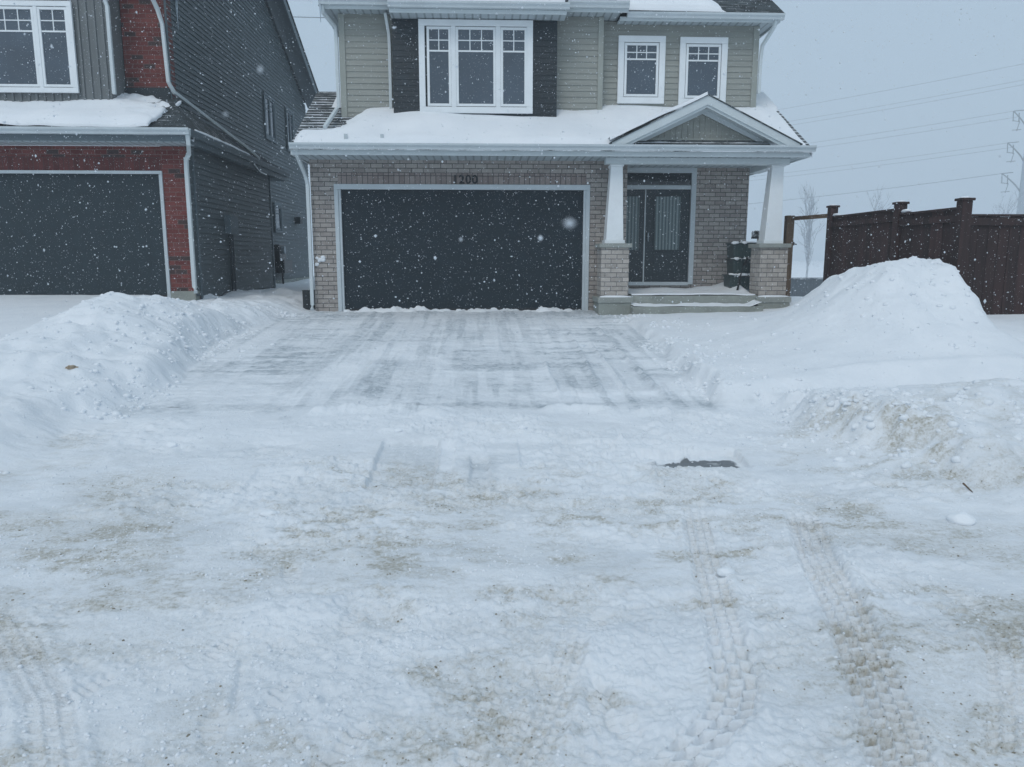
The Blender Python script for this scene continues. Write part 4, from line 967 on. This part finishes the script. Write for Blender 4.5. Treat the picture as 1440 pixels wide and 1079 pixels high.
M['clod'] = plain('tan_clod', (.38,.31,.23), .9, .4, 30, bmp=.004)
x = at(102, 545, 8.0)[0]
chunk(102, 545, 8.0, .055, 'small tan clod lying on top of the left snow bank', 5, 'clod', 'earth_clod', .4)
x = at(1361, 700, 4.85)[0]; z = gz(x, 4.85)
tag(MB().tube([(x-.01, 4.90, z+.035), (x, 4.86, z+.015), (x+.01, 4.82, z-.005)], .007, 6, .003).build('twig', M['wood_new'], None), 'short dark twig poking from the dirty snow on the right', 'twig')

# ------------------------------------------------------------------ crumbs of snow and grit lying loose
def scatter(name, n, gen, rlo, rhi, pw, mat, label, cat, seed, sink=.25, flat=.7):
    r_ = np.random.RandomState(seed); x, y = gen(r_, n)
    z = ground_height(x[None, :], y[None, :])[0][0]; n = len(x)
    rad = rlo+(rhi-rlo)*r_.rand(n)**pw
    ph = (1+5**.5)/2
    iv = np.array([(-1,ph,0),(1,ph,0),(-1,-ph,0),(1,-ph,0),(0,-1,ph),(0,1,ph),(0,-1,-ph),(0,1,-ph),(ph,0,-1),(ph,0,1),(-ph,0,-1),(-ph,0,1)])/1.9
    ifc = np.array([(0,11,5),(0,5,1),(0,1,7),(0,7,10),(0,10,11),(1,5,9),(5,11,4),(11,10,2),(10,7,6),(7,1,8),(3,9,4),(3,4,2),(3,2,6),(3,6,8),(3,8,9),(4,9,5),(2,4,11),(6,2,10),(8,6,7),(9,8,1)])
    ang = r_.rand(n)*6.28; c, s_ = np.cos(ang), np.sin(ang)
    q = iv[None]*(1+.45*(r_.rand(n, 12, 3)-.5))*rad[:, None, None]*np.stack([.8+.7*r_.rand(n), .7+.4*r_.rand(n), flat*(.7+.6*r_.rand(n))], 1)[:, None, :]
    q = np.stack([q[..., 0]*c[:, None]-q[..., 1]*s_[:, None], q[..., 0]*s_[:, None]+q[..., 1]*c[:, None], q[..., 2]], -1)
    V_ = (q+np.stack([x, y, z+rad*flat*(.5-sink)], 1)[:, None, :]).reshape(-1, 3).astype(np.float32)
    F_ = (ifc[None]+12*np.arange(n)[:, None, None]).reshape(-1, 3).astype(np.int32)
    me = bpy.data.meshes.new(name); me.vertices.add(len(V_)); me.vertices.foreach_set('co', V_.ravel())
    me.loops.add(F_.size); me.loops.foreach_set('vertex_index', F_.ravel()); me.polygons.add(len(F_)); me.polygons.foreach_set('loop_start', np.arange(0, F_.size, 3, dtype=np.int32))
    me.polygons.foreach_set('use_smooth', np.ones(len(F_), bool)); me.update(calc_edges=True); me.materials.append(mat)
    return tag(link(bpy.data.objects.new(name, me)), label, cat, kind='stuff')
def link(o): COL.objects.link(o); return o
def gen_street(r_, n):
    y = 1.9+5.6*r_.rand(n)**1.35; x = (r_.rand(n)*2-1)*(y*.78+.4)+y*.04
    w = fbm(x*1.1, y*1.7, 301, 4); k = (w > .50) | (r_.rand(n) < .12); k &= ~((x > 2.8) & (y > 7)) & ~((x < -3.4))
    return x[k], y[k]
def gen_bank(r_, n):
    y = 5.2+8.8*r_.rand(n); sd = r_.rand(n); t_ = r_.randn(n)*.5
    xl_ = np.interp(y, [5,6.7,8.7,9.5,10.8,12.5,13.8], [-3.62,-3.54,-3.47,-3.62,-3.82,-3.75,-3.3])-np.abs(t_)+.22*r_.rand(n)
    xr2 = np.where(y > 7.6, 2.45, np.interp(y, [4,5.4,6.1,7.6], [3.4,3.2,2.95,2.85]))+np.abs(t_)-.22*r_.rand(n)
    x = np.where(sd < .5, xl_, xr2); k = fbm(x*1.5, y*1.5, 305, 3) > .44
    return x[k], y[k]
def gen_heap(r_, n):
    x = 5.8+r_.randn(n)*.75; y = 10.0+r_.randn(n)*.9; x2 = -4.9+r_.randn(n)*.8; y2 = 10.5+r_.randn(n)*1.4
    x3 = 3.9+r_.randn(n)*.8; y3 = 5.9+r_.randn(n)*.45
    x = np.concatenate([x, x2, x3]); y = np.concatenate([y, y2, y3]); k = (x < 6.3) & (y > 4.6) & (y < 13.6)
    return x[k], y[k]
scatter('snow_crumbs', 16000, gen_street, .0025, .0095, 2.4, M['snow'], 'small crumbs of packed snow scattered over the street', 'snow crumbs', 41)
scatter('bank_crumbs', 2600, gen_bank, .006, .040, 3.0, M['snow'], 'broken lumps of snow along the edges of the cleared driveway', 'snow crumbs', 42, sink=.45)
scatter('heap_crumbs', 320, gen_heap, .008, .045, 2.6, M['snow'], 'shovelled snow lumps on the snow heaps', 'snow crumbs', 43, sink=.55)
def gen_grit(r_, n):
    y = 1.9+5.0*r_.rand(n)**1.3; x = (r_.rand(n)*2-1)*(y*.78+.4)+y*.04
    k = ground_height(x[None, :], y[None, :])[1][0] > .22+.25*r_.rand(n)
    return x[k], y[k]
M['grit'] = plain('sandy_grit', (.27,.245,.19), .9, .4, 20)
scatter('grit', 5000, gen_grit, .0015, .0062, 3.0, M['grit'], 'sandy grit and dirty crumbs on the packed street snow', 'grit', 44, sink=.3)

# ------------------------------------------------------------------ falling snow
rs = np.random.RandomState(11)
def flakes(n, ymin, ymax, pw, rlo, rhi, zmax):
    y = ymin+(ymax-ymin)*rs.rand(n)**pw
    x = (rs.rand(n)*2-1)*(y*.86+.8) + y*.04
    z = .15 + rs.rand(n)*(zmax)
    keep = z < 1.6 + y*.42 + .3
    x, y, z = x[keep], y[keep], z[keep]
    m_ = z > np.interp(y, [0, 5, 8, 14.4], [.05, .05, .4, .95])
    x, y, z = x[m_], y[m_], z[m_]
    return np.stack([x, y, z], 1), rlo+(rhi-rlo)*rs.rand(len(x))**2.8
sets = [flakes(110000, 3.0, 14.3, .7, .0007, .0018, 6.8), flakes(58000, 3.5, 14.3, .75, .0012, .0060, 6.8), flakes(9000, 1.4, 6.0, .7, .0010, .0034, 3.6), flakes(9000, 15.5, 29, .8, .003, .009, 9.5)]
P = np.concatenate([s[0] for s in sets]); Rr = np.concatenate([s[1] for s in sets])
hx_ = [(.80, .55, 1.22, -.0), ]
# a few bigger wet clumps close to the lens, where the photograph shows them
near = [(801,314,.34,.0020),(648,337,.75,.0026),(760,335,.9,.0022),(317,161,.55,.0022),(366,98,.5,.0018),(397,208,1.7,.0030),(612,363,3.2,.006),(560,239,1.6,.0028),(1385,424,3.2,.007),(528,332,3.4,.005),(785,262,4,.005),(1133,520,3,.004),(506,368,3.4,.005),(730,387,3.4,.006),(800,235,4,.004),(728,422,2.4,.0035),(205,295,2.2,.003),(62,352,2.0,.003),(1262,330,2.6,.004),(1305,455,3.4,.004)]
for (a, b_, Y, r) in near:
    x, z = at(a, b_, Y); P = np.concatenate([P, [[x, Y, z]]]); Rr = np.concatenate([Rr, [r]])
octv = np.array([(1,0,0),(-1,0,0),(0,1,0),(0,-1,0),(0,0,1),(0,0,-1)], float)
octf = np.array([(0,2,4),(2,1,4),(1,3,4),(3,0,4),(2,0,5),(1,2,5),(3,1,5),(0,3,5)])
sc_ = .45+1.2*rs.rand(len(P), 1, 3)
V = (P[:, None, :] + octv[None]*Rr[:, None, None]*sc_).reshape(-1, 3).astype(np.float32)
Fc = (octf[None]+6*np.arange(len(P))[:, None, None]).reshape(-1, 3).astype(np.int32)
me = bpy.data.meshes.new('falling_snow'); me.vertices.add(len(V)); me.vertices.foreach_set('co', V.ravel())
me.loops.add(Fc.size); me.loops.foreach_set('vertex_index', Fc.ravel()); me.polygons.add(len(Fc)); me.polygons.foreach_set('loop_start', np.arange(0, Fc.size, 3, dtype=np.int32))
me.update(calc_edges=True)
m, nt, b = newmat('snowflake'); b.inputs['Base Color'].default_value = (.85,.89,.93,1); b.inputs['Roughness'].default_value = .8
tl = N(nt, 'ShaderNodeBsdfTranslucent'); tl.inputs[0].default_value = (.9,.93,.96,1); mxs = N(nt, 'ShaderNodeMixShader'); mxs.inputs[0].default_value = .5
nt.links.new(b.outputs[0], mxs.inputs[1]); nt.links.new(tl.outputs[0], mxs.inputs[2]); nt.links.new(mxs.outputs[0], nt.nodes['Material Output'].inputs[0])
me.materials.append(m)
fs = bpy.data.objects.new('falling_snow', me); COL.objects.link(fs)
tag(fs, 'countless small snowflakes falling in the air before the houses', 'snowfall', kind='stuff')

# ------------------------------------------------------------------ air
hz = MB().box(-660, 660, -660, 660, -2.5, 70).build('haze', bpy.data.materials.new('haze'), None)
m = hz.data.materials[0]; m.use_nodes = True; nt = m.node_tree; nt.nodes.clear()
out = nt.nodes.new('ShaderNodeOutputMaterial'); pv = nt.nodes.new('ShaderNodeVolumePrincipled')
pv.inputs['Color'].default_value = (.86,.92,.97,1); pv.inputs['Density'].default_value = .0028; nt.links.new(pv.outputs[0], out.inputs['Volume'])
tag(hz, 'pale snowy haze filling the air', 'haze', kind='stuff')

# ------------------------------------------------------------------ light
SUN_EL, SUN_AZ = R(48), R(205)       # azimuth clockwise from +y
wd = bpy.data.worlds.new('World'); sc.world = wd; wd.use_nodes = True; nt = wd.node_tree; nt.nodes.clear()
wo = nt.nodes.new('ShaderNodeOutputWorld'); bg = nt.nodes.new('ShaderNodeBackground'); sk = nt.nodes.new('ShaderNodeTexSky')
sk.sky_type = 'NISHITA'; sk.sun_disc = False; sk.sun_elevation = SUN_EL; sk.sun_rotation = SUN_AZ; sk.dust_density = 6; sk.air_density = 1.2
cloud = mix(nt, .86, sk.outputs[0], (4.25, 5.48, 6.68, 1))
nt.links.new(cloud, bg.inputs[0]); bg.inputs[1].default_value = .117; nt.links.new(bg.outputs[0], wo.inputs[0])
sl_ = bpy.data.lights.new('sun', 'SUN'); sl_.energy = .85; sl_.angle = R(25); sl_.color = (1, .97, .92)
so = bpy.data.objects.new('sun', sl_); COL.objects.link(so)
dv = Vector((math.sin(SUN_AZ)*math.cos(SUN_EL), math.cos(SUN_AZ)*math.cos(SUN_EL), math.sin(SUN_EL)))
so.rotation_euler = dv.to_track_quat('Z', 'Y').to_euler(); so.location = (0, -10, 20)

# ------------------------------------------------------------------ camera
cam = bpy.data.cameras.new('camera'); co_ = bpy.data.objects.new('camera', cam); COL.objects.link(co_)
cam.sensor_width = 36; cam.lens = 36*F/PW; cam.clip_end = 3000; cam.clip_start = .05
co_.location = (0, 0, EZ); co_.rotation_euler = (R(90)-PIT, 0, -YAW)
cam.dof.use_dof = True; cam.dof.focus_distance = 8; cam.dof.aperture_fstop = 6.5
sc.camera = co_
sc.view_settings.view_transform = 'Standard'; sc.view_settings.look = 'None'; sc.view_settings.exposure = -.03; sc.view_settings.gamma = 1
sc.cycles.volume_bounces = 1; sc.cycles.max_bounces = 6; sc.cycles.use_denoising = True
sc.cycles.volume_max_steps = 64
